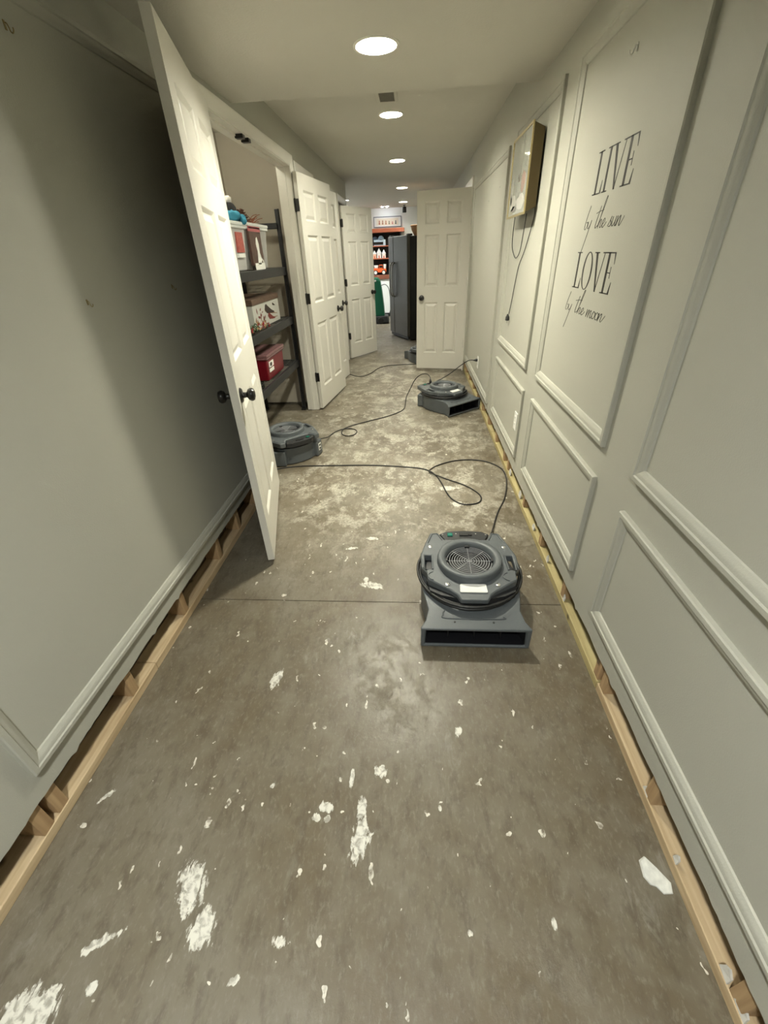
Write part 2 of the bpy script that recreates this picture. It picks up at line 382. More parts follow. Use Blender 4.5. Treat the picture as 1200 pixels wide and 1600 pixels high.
# panel mouldings -------------------------------------------------------------
PROF = [(0, 0), (0, .014), (.003, .018), (.016, .0185), (.0195, .0145), (.028, .0135), (.035, .0095), (.043, .005), (.045, 0)]
def frame(wall, x_face, sign, y0, y1, z0, z1, sc=1.0):
    def rect(o): return [(y0+o, z0+o), (y1-o, z0+o), (y1-o, z1-o), (y0+o, z1-o)]
    for k, nm in enumerate(('moulding_rail', 'moulding_stile', 'moulding_rail', 'moulding_stile')):
        bm = bmesh.new(); A = []; B = []
        for o, h in PROF:
            r = rect(o*sc); a = r[k]; b = r[(k+1) % 4]
            A.append(bm.verts.new((x_face+sign*h*sc, a[0], a[1]))); B.append(bm.verts.new((x_face+sign*h*sc, b[0], b[1])))
        for i in range(len(PROF)-1): bm.faces.new((A[i], B[i], B[i+1], A[i+1]))
        bm.faces.new((A[-1], B[-1], B[0], A[0])); bm.faces.new(A); bm.faces.new(B[::-1])
        obj(nm, bm, WALL, wall, smooth=25)
for (y0, y1) in ((-1.02, -.03), (.20, 1.178), (1.412, 2.383)):
    frame(wall_right, XR, -1, y0, y1, .824, 2.072); frame(wall_right, XR, -1, y0, y1, .258, .706, .95)
frame(wall_right, XR, -1, 2.605, 3.58, .812, 2.072); frame(wall_right, XR, -1, 2.585, 3.578, .247, .692, .95)
frame(wall_right, XR, -1, 3.835, 5.87, .222, 2.035)
frame(wall_left, XL, +1, .520, 2.47, .250, 2.07); frame(wall_left, XL, +1, -1.45, .26, .250, 2.07)

# other walls -----------------------------------------------------------------
struct(obj('wall_behind', bbox(-4.6, 3.0, Y0-.12, Y0, 0, 2.4), WALL), 'grey wall closing the hallway behind the viewer')
struct(obj('wall_far', bbox(-4.6, 3.0, YFAR, YFAR+.12, 0, 2.4), FARWALL), 'white wall at the far end of the room beyond')
struct(obj('wall_far_left', bbox(-4.7, -4.6, YEND-.2, YFAR+.1, 0, 2.4), FARWALL), 'white side wall of the room beyond')
bm = bmesh.new(); box(bm, -4.6, XL-WT, YEND-.11, YEND, 0, 2.4)
struct(obj('wall_room_return', bm, WALL), 'grey wall where the hallway opens out')
bm = bmesh.new()
box(bm, -1.80, -1.70, 2.1, 4.68, .10, 2.36)
box(bm, -1.80, XL-WT, 2.1, 2.2, 0, 2.36)
struct(obj('wall_closet', bm, CLOSET), 'tan closet back wall behind the storage rack')
struct(obj('wall_closet_end', bbox(-1.80, XL-WT, 4.62, 4.68, .03, 2.36), CLOSET), 'tan end wall of the storage closet')
obj('bottom_plate', bbox(-1.80, -1.712, 2.2, 4.62, 0, .038), PINE_V, bpy.data.objects['wall_closet'])
struct(obj('wall_side_rooms', bbox(-2.3, -2.2, 4.86, YEND-.11, 0, 2.4), CLOSET), 'plain wall inside the rooms behind the left doors')
struct(obj('wall_right_room', bbox(1.9, 2.0, 5.0, 8.0, 0, 2.4), CLOSET), 'plain wall inside the room behind the right door')
struct(obj('baseboard_far', bbox(-4.6, XR-.01, YFAR-.014, YFAR, .02, .095), PLASTIC_D), 'black baseboard along the far white wall')

# door casings and jambs --------------------------------------------------------
CAS = [(0, .006), (.006, .010), (.018, .0115), (.034, .013), (.052, .017), (.060, .0185), (.068, .0185), (.072, .015), (.072, 0), (0, 0)]
def casing(n, x_face, sign, y0, y1, zt, label, left=True, right=True, top=True, depth=WT, foot=.005):
    t = empty('trim_%d' % n, (x_face, (y0+y1)/2, 0)); struct(t, label)
    inv = Matrix.Translation((-x_face, -(y0+y1)/2, 0))
    def add(nm, bm, mt=TRIM, sm=None):
        bm.transform(inv); return obj(nm, bm, mt, t, smooth=sm)
    def piece(P, Q):      # P(o), Q(o): end points of the sweep at inset o
        bm = bmesh.new()
        A = [bm.verts.new((x_face+sign*h, *P(o))) for o, h in CAS]; B = [bm.verts.new((x_face+sign*h, *Q(o))) for o, h in CAS]
        for i in range(len(CAS)): j = (i+1) % len(CAS); bm.faces.new((A[i], B[i], B[j], A[j]))
        bm.faces.new(A); bm.faces.new(B[::-1]); return bm
    g = .006
    if left: add('casing', piece(lambda o: (y0-g-o, foot), lambda o: (y0-g-o, zt+g+o)), sm=30)
    if right: add('casing', piece(lambda o: (y1+g+o, foot), lambda o: (y1+g+o, zt+g+o)), sm=30)
    if top: add('head_casing', piece(lambda o: (y0-g-o, zt+g+o), lambda o: (y1+g+o, zt+g+o)), sm=30)
    xa, xb = sorted((x_face+sign*.002, x_face-sign*depth))
    add('jamb', bbox(xa, xb, y0-.019, y0, .004, zt)); add('jamb', bbox(xa, xb, y1, y1+.019, .004, zt)); add('head_jamb', bbox(xa, xb, y0-.019, y1+.019, zt, zt+.019))
    sa, sb = sorted((x_face-sign*.040, x_face-sign*.075))
    add('door_stop', bbox(sa, sb, y0, y0+.011, .004, zt-.011)); add('door_stop', bbox(sa, sb, y1-.011, y1, .004, zt-.011)); add('door_stop', bbox(sa, sb, y0, y1, zt-.011, zt))
    return t
t1 = casing(1, XL, +1, *CLO, 'white casing around the closet double doorway')
casing(2, XL, +1, *D3, 'white casing behind the middle left doors')
casing(3, XL, +1, *D4, 'white casing of the far left doorway')
casing(4, XR, -1, *D5, 'white casing beside the light switch on the right wall')
for y in (3.32, 3.43):
    o = obj('door_catch', bbox(-.026, .026, -.022, .022, -.022, 0), BLACK, t1, bevel=.004); o.location = (-.022, y-(CLO[0]+CLO[1])/2, CLO[2])

# ------------------------------------------------------------------ six-panel doors
T = .034
def knob_parts(parent, x, z):
    for s in (-1, 1):
        k = obj('knob', lathed([(0, .0), (.033, .0), (.033, .004), (.028, .009), (.013, .012), (.0115, .026), (.014, .030), (.024, .035), (.0285, .045), (.0285, .052), (.024, .060), (.012, .0645), (0, .065)], 28), BLACK, parent, smooth=40)
        k.matrix_local = Matrix.Translation((x, s*T/2, z)) @ Matrix.Rotation(-s*math.pi/2, 4, 'X')
def make_door(n, W, H, hinge, ang, z0, label, hinge_face, knob=True):
    """leaf from local x=0 (hinge) to W, thickness along local y"""
    t = empty('door_%d' % n, (hinge[0], hinge[1], z0), ang); struct(t, label)
    st = .118 if W > .75 else .098; mu = .105 if W > .75 else .085
    cw = (W-2*st-mu)/2
    X = [0, st, st+cw, st+cw+mu, W-st, W]
    Z = [0, .205, .205+.655*H/2.03, 0, 0, 0, 0, H]
    Z = [0, .21, .84, 1.02, 1.585, 1.69, 1.915, H]
    bm = bmesh.new()
    for s in (-1, 1):
        vs = {}
        for i, x in enumerate(X):
            for j, z in enumerate(Z): vs[i, j] = bm.verts.new((x, s*T/2, z))
        for i in range(5):
            for j in range(7):
                if i in (1, 3) and j in (1, 3, 5): continue
                bm.faces.new((vs[i, j], vs[i+1, j], vs[i+1, j+1], vs[i, j+1]))
    e = [(0, 0), (W, 0), (W, H), (0, H)]
    for (a, b) in zip(e, e[1:]+e[:1]):
        bm.faces.new([bm.verts.new(c) for c in ((a[0], -T/2, a[1]), (b[0], -T/2, b[1]), (b[0], T/2, b[1]), (a[0], T/2, a[1]))])
    bmesh.ops.remove_doubles(bm, verts=bm.verts, dist=1e-5)
    leaf = obj('leaf', bm, DOOR, t)
    for i in (1, 3):
        for j in (1, 3, 5):
            bm = bmesh.new(); x0, x1, z_0, z_1 = X[i], X[i+1], Z[j], Z[j+1]
            for s in (-1, 1):
                prev = None
                for o, d in ((0, 0), (.005, .0035), (.015, .0135), (.021, .0135), (.045, .0035)):
                    ring = [bm.verts.new((xx, s*(T/2-d), zz)) for xx, zz in ((x0+o, z_0+o), (x1-o, z_0+o), (x1-o, z_1-o), (x0+o, z_1-o))]
                    if prev:
                        for k in range(4): bm.faces.new((prev[k], prev[(k+1) % 4], ring[(k+1) % 4], ring[k]))
                    prev = ring
                bm.faces.new(prev)
            obj('panel', bm, DOOR, t)
    if knob: knob_parts(t, W-.065, .905-z0+.01)
    for z in (.33, 1.07, 1.80):
        bm = bmesh.new(); hy = hinge_face*(T/2); lathe(bm, [(0, -.05), (.0075, -.049), (.0075, .049), (0, .05)], 12, (-.005, hy+hinge_face*.004, z))
        box(bm, -.0035, .001, *sorted((hy, -hy*.8)), z-.045, z+.045)
        if n in (2, 3): box(bm, -.0035, .001, *sorted((hy, hy+hinge_face*.040)), z-.045, z+.045)
        if n == 4: box(bm, -.020, .018, hy-.003, hy+.001, z-.045, z+.045)
        obj('hinge', bm, BLACK, t, bevel=.002)
    return t
def ang(a, b): return math.atan2(b[1]-a[1], b[0]-a[0])
h, f = (-1.012, 2.672), (-.779, 1.745)
make_door(1, .945, 2.05, h, ang(h, f), .028, 'white six-panel closet door swung towards the viewer', -1)
h, f = (-1.012, 4.425), (-.885, 5.32)
make_door(2, .905, 2.03, h, ang(h, f), .018, 'white six-panel closet door folded back past the rack', +1)
h, f = (-1.020, 5.29), (-.920, 5.94)
make_door(3, .66, 2.03, h, ang(h, f), .012, 'white six-panel door half hidden behind the folded closet door', +1)
h, f = (-1.020, 6.99), (-.655, 7.575)
make_door(4, .69, 2.00, h, ang(h, f), .012, 'white six-panel door standing ajar before the far room on the left', -1)
h, f = (.662, 6.065), (.034, 6.19)
make_door(5, .64, 2.02, h, ang(h, f), .022, 'white six-panel door open across the right side of the hallway', +1)

# ------------------------------------------------------------------ ceiling lights
def ceiling_light(x, y, z, r, label, strength, colour, group=None, cat='light'):
    t = empty('ceiling_light', (x, y, z)); tag(t, label, cat, group)
    obj('trim_ring', lathed([(r*.985, .002), (r*1.0, -.004), (r*1.10, -.005), (r*1.14, -.003), (r*1.15, 0)], 40), TRIM, t, smooth=40)
    obj('baffle', lathed([(r*.99, -.002), (r*.97, .004), (r*.90, .034)], 40), TRIM, t, smooth=60)
    key = 'lamp_%g_%g' % (strength, colour[2])
    m = mat(key, (.9, .9, .88), .4, emit=colour, strength=strength)
    obj('diffuser', lathed([(0, .020), (r*.45, .022), (r*.8, .028), (r*.905, .034), (r*.905, .040), (0, .040)], 40), m, t, smooth=60)
    return t
HL = HALL_LIGHT
ceiling_light(-.166, 2.575, CLOW, R_CAN, 'large glowing disc light on the low ceiling nearest the viewer', HL*1.85, WARM, 'hallway ceiling lights')
ceiling_light(-.186, 4.44, CHIGH, R_CAN, 'glowing disc light just beyond the ceiling vent', HL, WARM, 'hallway ceiling lights')
ceiling_light(-.205, 6.39, CHIGH, R_CAN, 'glowing disc light third along the hallway ceiling', HL, WARM, 'hallway ceiling lights')
ceiling_light(-.212, 8.85, CHIGH, R_CAN, 'fourth ceiling disc light, just past the hallway doors', FAR_LIGHT, WARM, 'hallway ceiling lights')
ceiling_light(-.246, 11.2, CHIGH, R_CAN, 'farthest ceiling disc light above the white end wall', FAR_LIGHT*1.6, WARM, 'hallway ceiling lights')
ceiling_light(-1.362, 10.28, CHIGH, .05, 'small bright spot light at the hallway corner', 120, COOL)
ceiling_light(-2.4, 11.2, CHIGH, .12, 'ceiling light around the corner in the far room', 240, COOL)
ceiling_light(-.20, -.45, CLOW, R_CAN, 'ceiling disc light behind the viewer', BACK_LIGHT, SOFT)
t = empty('closet_light', (-1.45, 3.3, 2.36)); tag(t, 'small globe light on the closet ceiling behind the doorway head', 'light')
obj('base', lathed([(0, 0), (.06, 0), (.06, -.012), (.03, -.02), (0, -.02)], 24), TRIM, t, smooth=40); obj('globe', lathed([(0, -.085), (.02, -.080), (.034, -.062), (.036, -.045), (.026, -.02), (0, -.02)], 20), mat('globe_glow', (.9, .9, .85), .4, emit=WARM, strength=CLOSET_LIGHT), t, smooth=60)

# ceiling vent and hanging device
t = empty('ceiling_vent', (-.195, 3.985, CHIGH)); tag(t, 'small rectangular register in the ceiling before the second light', 'vent')
bm = bmesh.new()
for a in ((-.075, .075, -.125, -.10), (-.075, .075, .10, .125), (-.075, -.052, -.10, .10), (.052, .075, -.10, .10)): box(bm, *a, -.007, 0)
obj('vent_frame', bm, CEIL, t, bevel=.002)
obj('duct_opening', bbox(-.052, .052, -.10, .10, -.001, 0), DARK, t)
for i in range(8):
    o = obj('slat', bbox(-.052, .052, -.009, .009, -.0007, .0007), CEIL, t); o.location = (0, -.088+i*.025, -.0045); o.rotation_euler = (.6, 0, 0)
t = empty('track_light', (-.235, 11.9, CHIGH)); tag(t, 'black cylinder fitting hanging from the ceiling by the white wall', 'light')
obj('stem', lathed([(0, 0), (.03, 0), (.03, -.012), (.01, -.014), (.01, -.04), (0, -.04)], 20), BLACK, t, smooth=40)
obj('can', lathed([(0, -.03), (.045, -.032), (.047, -.14), (.040, -.142), (.038, -.10), (0, -.10)], 24), BLACK, t, smooth=40)
t = empty('reflection_glint', (-.70, 12.05, CHIGH)); tag(t, 'pair of tiny glowing discs standing for light reflections on the far ceiling', 'light')
for dx in (-.055, .055):
    obj('spot', lathed([(0, -.012), (.022, -.010), (.028, 0), (0, 0)], 20, (dx, 0, 0)), mat('glint_glow', (.9, .9, .9), .3, emit=COOL, strength=30), t, smooth=50)  # emissive discs put in for two light reflections, not lamps
t.name = 'reflection_pair'

# ------------------------------------------------------------------ air movers
def sym(pts): return pts + [(-x, y) for x, y in reversed(pts) if abs(x) > 1e-6]
def air_mover():
    t = empty('air_mover')
    half = [(0, .262), (.075, .255), (.145, .222), (.195, .15), (.220, .06), (.220, -.06), (.205, -.14), (.194, -.20), (.206, -.252), (.226, -.284), (.226, -.293)]
    ztop = lambda x, y: .112+.026*max(0, min(1, (y+.293)/.13))
    # lower housing with open mouth
    out = sym(half)
    bm = bmesh.new(); bot = [bm.verts.new((x, y, .005)) for x, y in out]; top = [bm.verts.new((x, y, ztop(x, y))) for x, y in out]
    n = len(out); i0 = len(half)-1; i1 = i0+1
    for i in range(n):
        j = (i+1) % n
        if i == i0: continue
        bm.faces.new((bot[i], bot[j], top[j], top[i]))
    bm.faces.new(bot[::-1]); f = bm.faces.new(top)
    bmesh.ops.triangulate(bm, faces=[f])
    R = [bot[i0], bot[i1], top[i1], top[i0]]
    ins = [bm.verts.new(c) for c in ((.213, -.293, .016), (-.213, -.293, .016), (-.209, -.293, .102), (.209, -.293, .102))]
    back = [bm.verts.new(c) for c in ((.207, -.284, .018), (-.207, -.284, .018), (-.203, -.284, .098), (.203, -.284, .098))]
    for k in range(4):
        bm.faces.new((R[k], R[(k+1) % 4], ins[(k+1) % 4], ins[k])); bm.faces.new((ins[k], ins[(k+1) % 4], back[(k+1) % 4], back[k]))
    obj('housing', bm, PLASTIC, t, smooth=38, bevel=.004)
    bm = bmesh.new(); q = [(.208, -.2845, .017), (-.208, -.2845, .017), (-.204, -.2845, .099), (.204, -.2845, .099)]
    a = [bm.verts.new(c) for c in q]; b = [bm.verts.new((c[0]*.8, -.10, c[2])) for c in q]
    for k in range(4): bm.faces.new((a[k], a[(k+1) % 4], b[(k+1) % 4], b[k]))
    bm.faces.new(b); obj('outlet_duct', bm, DUCT, t)
    for k, x in enumerate((-.11, 0, .11)):
        obj('duct_vane', bbox(x-.002, x+.002, -.262, -.15, .028, .092), DUCT, t)
    # raised rib and two dimples on the snout
    rib = [(-.125, -.205), (-.132, -.225), (-.115, -.242), (.108, -.242), (.118, -.232)]
    obj('snout_rib', tubed([(x, y, ztop(x, y)+.0005) for x, y in rib], .0028, 6, sub=5), PLASTIC, t, smooth=60)
    for x in (-.085, .075): obj('dimple', lathed([(0, .0015), (.0045, .001), (.005, -.002), (0, -.002)], 12, (x, -.258, ztop(0, -.258))), DUCT, t)
    # feet
    for x in (-.17, .17):
        for y in (-.24, .14): obj('foot', bbox(x-.025, x+.025, y-.02, y+.02, 0, .014), RUBBER, t, bevel=.003)
    # rear bumper blocks, one carries an outlet
    for s in (-1, 1):
        bm = bmesh.new(); box(bm, -.048, .048, -.03, .03, .004, .128)
        o = obj('bumper', bm, PLASTIC, t, bevel=.009, seg=3); o.location = (s*.168, .205, 0); o.rotation_euler = (0, 0, -s*.62)
        if s < 0:
            obj('outlet_plate', bbox(-.022, .022, .0295, .0325, .045, .105), PAPER, o, bevel=.002)
            for z in (.06, .088): obj('socket', bbox(-.013, .013, .0325, .0335, z-.008, z+.008), PLASTIC_D, o)
    # cord channel and wound cord
    core = [(x*.90, (y-.03)*.86+.02) for x, y in sym(half[:7]+[(.150, -.175), (.06, -.20)])]
    obj('cord_channel', slab(core, [], .130, .172), PLASTIC_D, t)
    for k, (sc, z) in enumerate(((1.0, .147), (1.015, .160), (.97, .155))):
        ring = [(.234*sc*math.sin(a)*(1-.03*math.cos(a)), .022-.236*sc*math.cos(a), z+.003*math.sin(3*a+k)) for a in [2*math.pi*i/44 for i in range(44)]]
        obj('wound_cord', tubed(ring, .0062, 7, closed=True), RUBBER, t, smooth=60)
    # upper deck
    dh = [(.068, .208), (.104, .210), (.134, .270), (.173, .266), (.202, .172), (.224, .083), (.221, -.008), (.196, -.045), (.194, -.09), (.158, -.112), (.099, -.148), (.072, -.170), (.058, -.200)]
    deck = [(0, .206)] + dh + [(-x, y) for x, y in reversed(dh)]
    hl = lambda s: [(s*.170, .082), (s*.205, .084), (s*.203, -.018), (s*.170, -.022)]
    cin = [(.112*math.cos(a), .032+.112*math.sin(a)) for a in [2*math.pi*i/40 for i in range(40)]]
    zt = lambda x, y: .205-.030*max(0, min(1, (-.10-y)/.09))*.55
    obj('deck', slab(deck, [hl(1), hl(-1), cin], .166, .205, zt), PLASTIC, t, smooth=38, bevel=.0055)
    # raised wedge mouldings on the rear shoulders and round pads in front
    for s in (-1, 1):
        w = [(s*.116, .205), (s*.138, .258), (s*.163, .256), (s*.186, .180)]
        obj('shoulder_ridge', tubed([(x, y, .2055) for x, y in w], .0028, 6), PLASTIC, t, smooth=60)
        obj('pad_ridge', tubed([(s*(.165+.026*math.cos(a)), -.068+.026*math.sin(a), .2055) for a in [math.pi*(.55+.9*i/12) if s > 0 else math.pi*(.45-.9*i/12) for i in range(13)]], .002, 6), PLASTIC, t, smooth=60)
        obj('handle_lip', tubed([(s*.170, .084, .206), (s*.170, -.024, .206)], .004, 6), PLASTIC, t, smooth=60)
    # collar
    obj('collar', lathed([(.148, .200), (.147, .228), (.144, .235), (.138, .238), (.118, .236), (.112, .231), (.107, .212), (.105, .185)], 64, (0, .032, 0)), PLASTIC, t, smooth=50)
    obj('fan_well', lathed([(.107, .20), (.107, .120), (.0, .120)], 40, (0, .032, 0)), DUCT, t)
    bm = bmesh.new(); lathe(bm, [(0, .172), (.03, .171), (.034, .160), (.034, .125)], 24, (0, .032, 0))
    for k in range(9):
        a = 2*math.pi*k/9; ca, sa = math.cos(a), math.sin(a); cb, sb = math.cos(a+.35), math.sin(a+.35)
        v = [bm.verts.new((.034*ca, .032+.034*sa, .165)), bm.verts.new((.10*cb, .032+.10*sb, .16)), bm.verts.new((.10*math.cos(a+.6), .032+.10*math.sin(a+.6), .13)), bm.verts.new((.034*math.cos(a+.3), .032+.034*math.sin(a+.3), .13))]
        bm.faces.new(v)
    obj('impeller', bm, DUCT, t)
    g = empty('grille', (0, .032, .212)); g.parent = t
    for k in range(9):
        r = .012+k*.0112
        obj('grille_ring', tubed([(r*math.cos(a), r*math.sin(a), 0) for a in [2*math.pi*i/36 for i in range(36)]], .0011, 5, closed=True), WIRE, g, smooth=60)
    for k in range(4):
        a = math.pi*k/4; obj('grille_spoke', tubed([(-.104*math.cos(a), -.104*math.sin(a), -.001), (.104*math.cos(a), .104*math.sin(a), -.001)], .0011, 5), WIRE, g)
    for k in range(4):
        a = math.pi/2*k+math.pi/2
        b_ = obj('grille_clip', bbox(-.010, .010, -.012, .012, 0, .012), PLASTIC_D, t, bevel=.003); b_.location = (.108*math.cos(a), .032+.108*math.sin(a), .209); b_.rotation_euler = (0, 0, a)
    # screws, label, control panel
    for x, y in ((-.176, .147), (.176, .147), (-.108, -.118), (.108, -.118)):
        s_ = obj('screw', lathed([(0, .2085), (.004, .2085), (.0065, .207), (.0095, .2065), (.010, .2045)], 16, (x, y, zt(x, y)-.205)), CHROME, t, smooth=30)
    lab = obj('label', slab([(-.055, -.163), (.055, -.163), (.058, -.158), (.056, -.120), (.050, -.117), (-.050, -.117), (-.056, -.120), (-.058, -.158)], [], .199, .2062, lambda x, y: zt(x, y)+.0012), PAPER, t)
    panel = [(-.124, .268), (-.088, .292), (0, .299), (.088, .292), (.124, .268), (.098, .215), (-.098, .215)]
    cp = obj('control_panel', slab(panel, [], .160, .197), PLASTIC_D, t, bevel=.003)
    sw = obj('rocker_switch', bbox(-.013, .013, -.011, .011, 0, .007), GREEN_SW, cp, bevel=.002); sw.location = (-.072, .258, .197); sw.rotation_euler = (.15, 0, 0)
    br = obj('breaker', lathed([(0, .203), (.008, .203), (.010, .200), (.010, .195)], 16, (.03, .262, 0)), RUBBER, cp, smooth=40)
    obj('inlet', bbox(-.025, .022, .250, .272, .197, .203), RUBBER, cp, bevel=.002)
    for x in (-.108, -.04, .06, .108): obj('panel_screw', lathed([(0, .199), (.0035, .1985), (.004, .196)], 10, (x, .262 if abs(x) > .1 else .27, 0)), CHROME, cp)
    return t
fan = air_mover()
spots = [((.255, 1.50), 0, 'grey low-profile air mover nearest the viewer facing the camera'),
         ((.335, 4.46), math.radians(39), 'grey air mover by the right wall with its mouth turned to the right'),
         ((-1.085, 3.27), math.radians(221.8), 'grey air mover in the closet doorway seen from behind'),
         ((.155, 6.72), math.radians(200), 'grey air mover mostly hidden behind the open right door')]
FANS = []
for i, (xy, a, lab) in enumerate(spots):
    o = fan if i == 0 else copy_tree(fan)
    o.location = (*xy, 0); o.rotation_euler = (0, 0, a); tag(o, lab, 'air mover', 'air movers drying the hallway floor'); FANS.append(o)
def fan_pt(i, x, y, z):
    (cx, cy), a, _ = spots[i]; return (cx+x*math.cos(a)-y*math.sin(a), cy+x*math.sin(a)+y*math.cos(a), z)

# ------------------------------------------------------------------ cords on the floor
def cord(pts, r, label, plugs=()):
    t = empty('power_cord', (0, 0, 0)); tag(t, label, 'power cord', 'black power cords')
    obj('cable', tubed(pts, r, 8, sub=9), RUBBER, t, smooth=60)
    for (p, d) in plugs:
        d = Vector(d).normalized(); q = d.to_track_quat('Z', 'Y')
        o = obj('plug', lathed([(0, -.008), (.006, -.006), (.009, .008), (.014, .016), (.015, .036), (.012, .040), (0, .040)], 14), RUBBER, t, smooth=40)
        o.matrix_local = Matrix.Translation(p) @ q.to_matrix().to_4x4()
    return t
zc = .0048
cord([fan_pt(0, .125, .262, .16), fan_pt(0, .14, .34, .12), (.445, 1.99, .06), (.47, 2.09, .015), (.534, 2.29, zc), (.605, 2.46, zc), (.653, 2.64, zc), (.675, 2.80, zc), (.66, 2.93, zc), (.575, 3.04, zc), (.47, 3.08, zc), (.36, 3.075, zc), (.269, 3.04, zc), (.17, 2.97, zc), (.115, 2.89, zc), (.13, 2.83, zc+.008), (.175, 2.79, zc+.008),
      (.25, 2.74, zc), (.34, 2.67, zc), (.41, 2.59, zc), (.452, 2.50, zc), (.44, 2.425, zc), (.39, 2.39, zc), (.32, 2.39, zc), (.26, 2.45, zc), (.225, 2.55, zc), (.20, 2.68, zc), (.17, 2.79, zc), (.13, 2.87, zc), (.06, 2.925, zc), (-.05, 2.955, zc), (-.25, 2.985, zc), (-.44, 2.995, zc), (-.70, 2.99, zc), (-.90, 2.985, zc), (-1.04, 2.955, zc), (-1.10, 2.93, zc)],
     .0046, 'black cord looping behind the nearest air mover and running left to the closet')
p3 = (-.815, 3.285, .115); pp = (-.795, 3.40, .075)
p2 = fan_pt(1, -.06, .262, .20)
cord([p3, pp, (-.785, 3.56, .025), (-.77, 3.69, zc), (-.72, 3.775, zc), (-.655, 3.815, zc), (-.585, 3.80, zc), (-.545, 3.74, zc), (-.56, 3.655, zc), (-.62, 3.625, zc), (-.675, 3.67, zc), (-.685, 3.76, zc+.008), (-.645, 3.86, zc), (-.554, 3.947, zc), (-.43, 4.04, zc), (-.31, 4.126, zc), (-.20, 4.235, zc), (-.118, 4.361, zc), (-.10, 4.52, zc), (-.098, 4.68, zc+.004), (-.085, 4.76, .035), (-.05, 4.80, .095), (.005, 4.80, .20), (.069, 4.78, .262), (.135, 4.74, .280), (.172, 4.69, .262), (.176, 4.66, .240)],
     .0046, 'black cord with a small loop running from the closet air mover to the right one', [((.176, 4.655, .242), (.05, -.15, -1))])
OUT2 = (XR, 4.625, .418)
p4 = (.21, 4.66, .203)
cord([(OUT2[0]-.045, OUT2[1], .44), (OUT2[0]-.10, OUT2[1], .438), (.50, 4.68, .377), (.43, 4.70, .318), (.369, 4.70, .274), (.30, 4.70, .235), (.24, 4.685, .212), p4], .0046, 'black cord rising from the right air mover to the wall outlet', [((OUT2[0]-.046, OUT2[1], .44), (1, 0, 0))])
cord([(-1.0, 6.02, .02), (-.92, 5.97, zc), (-.80, 5.84, zc), (-.72, 5.825, zc), (-.65, 5.90, zc), (-.59, 6.05, zc), (-.54, 6.24, zc), (-.46, 6.37, zc), (-.35, 6.44, zc), (-.18, 6.475, zc), (.0, 6.48, zc), (.08, 6.52, .02), (.14, 6.60, .06)], .0046, 'black cord on the floor leading behind the open right door')

# ------------------------------------------------------------------ outlets, switch, hooks
def wall_plate(name, y, z, label, kind):
    t = empty(name, (XR, y, z)); tag(t, label, 'outlet' if kind == 'o' else 'switch')
    obj('plate', bbox(-.006, 0, -.036, .036, -.059, .059), PLATE, t, bevel=.0025)
    if kind == 'o':
        for s in (-1, 1):
            r = obj('receptacle', bbox(-.008, -.004, -.017, .017, s*.021-.015, s*.021+.015), PLATE, t, bevel=.003)
            for dy in (-.006, .006): obj('slot', bbox(-.0084, -.007, dy-.001, dy+.001, s*.021-.003, s*.021+.006), BLACK, r)
    else: 
        o = obj('toggle', bbox(-.018, -.004, -.006, .006, -.012, .012), PLATE, t, bevel=.002)
    obj('screw', lathed([(0, -.0075), (.003, -.007), (.0035, -.005)], 10, axis='x'), CHROME, t)
    return t
wall_plate('wall_outlet', 2.712, .455, 'white outlet in the lower panel below the hanging light box', 'o')
wall_plate('wall_outlet', 4.625, .418, 'white wall outlet with a black plug in it', 'o')
wall_plate('light_switch', 5.985, 1.13, 'white light switch next to the right door casing', 's')
def hook(x, y, z, sign, label, white=False, s=1.0):
    t = empty('wall_hook', (x, y, z)); tag(t, label, 'hook')
    m = mat('brass_hook', (.32, .26, .14), .35, metal=.8) if not white else mat('clear_hook', (.75, .75, .70), .2)
    obj('hook_plate', bbox(*sorted((0, sign*.003)), -.005*s, .005*s, -.012*s, .016*s), m, t, bevel=.0015)
    obj('hook_wire', tubed([(0, 0, .008*s), (sign*.010*s, 0, .006*s), (sign*.014*s, 0, -.006*s), (sign*.016*s, 0, -.016*s), (sign*.022*s, 0, -.020*s), (sign*.028*s, 0, -.014*s), (sign*.029*s, 0, -.006*s)], .0022*s, 7, sub=5), m, t, smooth=60)
hook(XL, 1.425, 1.335, 1, 'small brass hook at the edge of the door shadow on the left wall', s=.6)
hook(XL, 1.982, 1.345, 1, 'small brass hook in the dark of the left wall near the door', s=.6)
hook(XL, 1.50, 1.965, 1, 'hook high on the left wall at the picture edge', s=.7)
hook(XR, 1.858, 1.935, -1, 'pale hook high on the right wall above the lettering', True, .75)
for y, z in ((4.75, 1.80), (4.2, 1.845)):
    o = obj('nail_hole', lathed([(0, -.0008), (.006, -.0006), (.007, 0), (0, 0)], 10, axis='x'), mat('hole_grey', (.14, .13, .11), .9), wall_right); o.location = (XR, y, z)

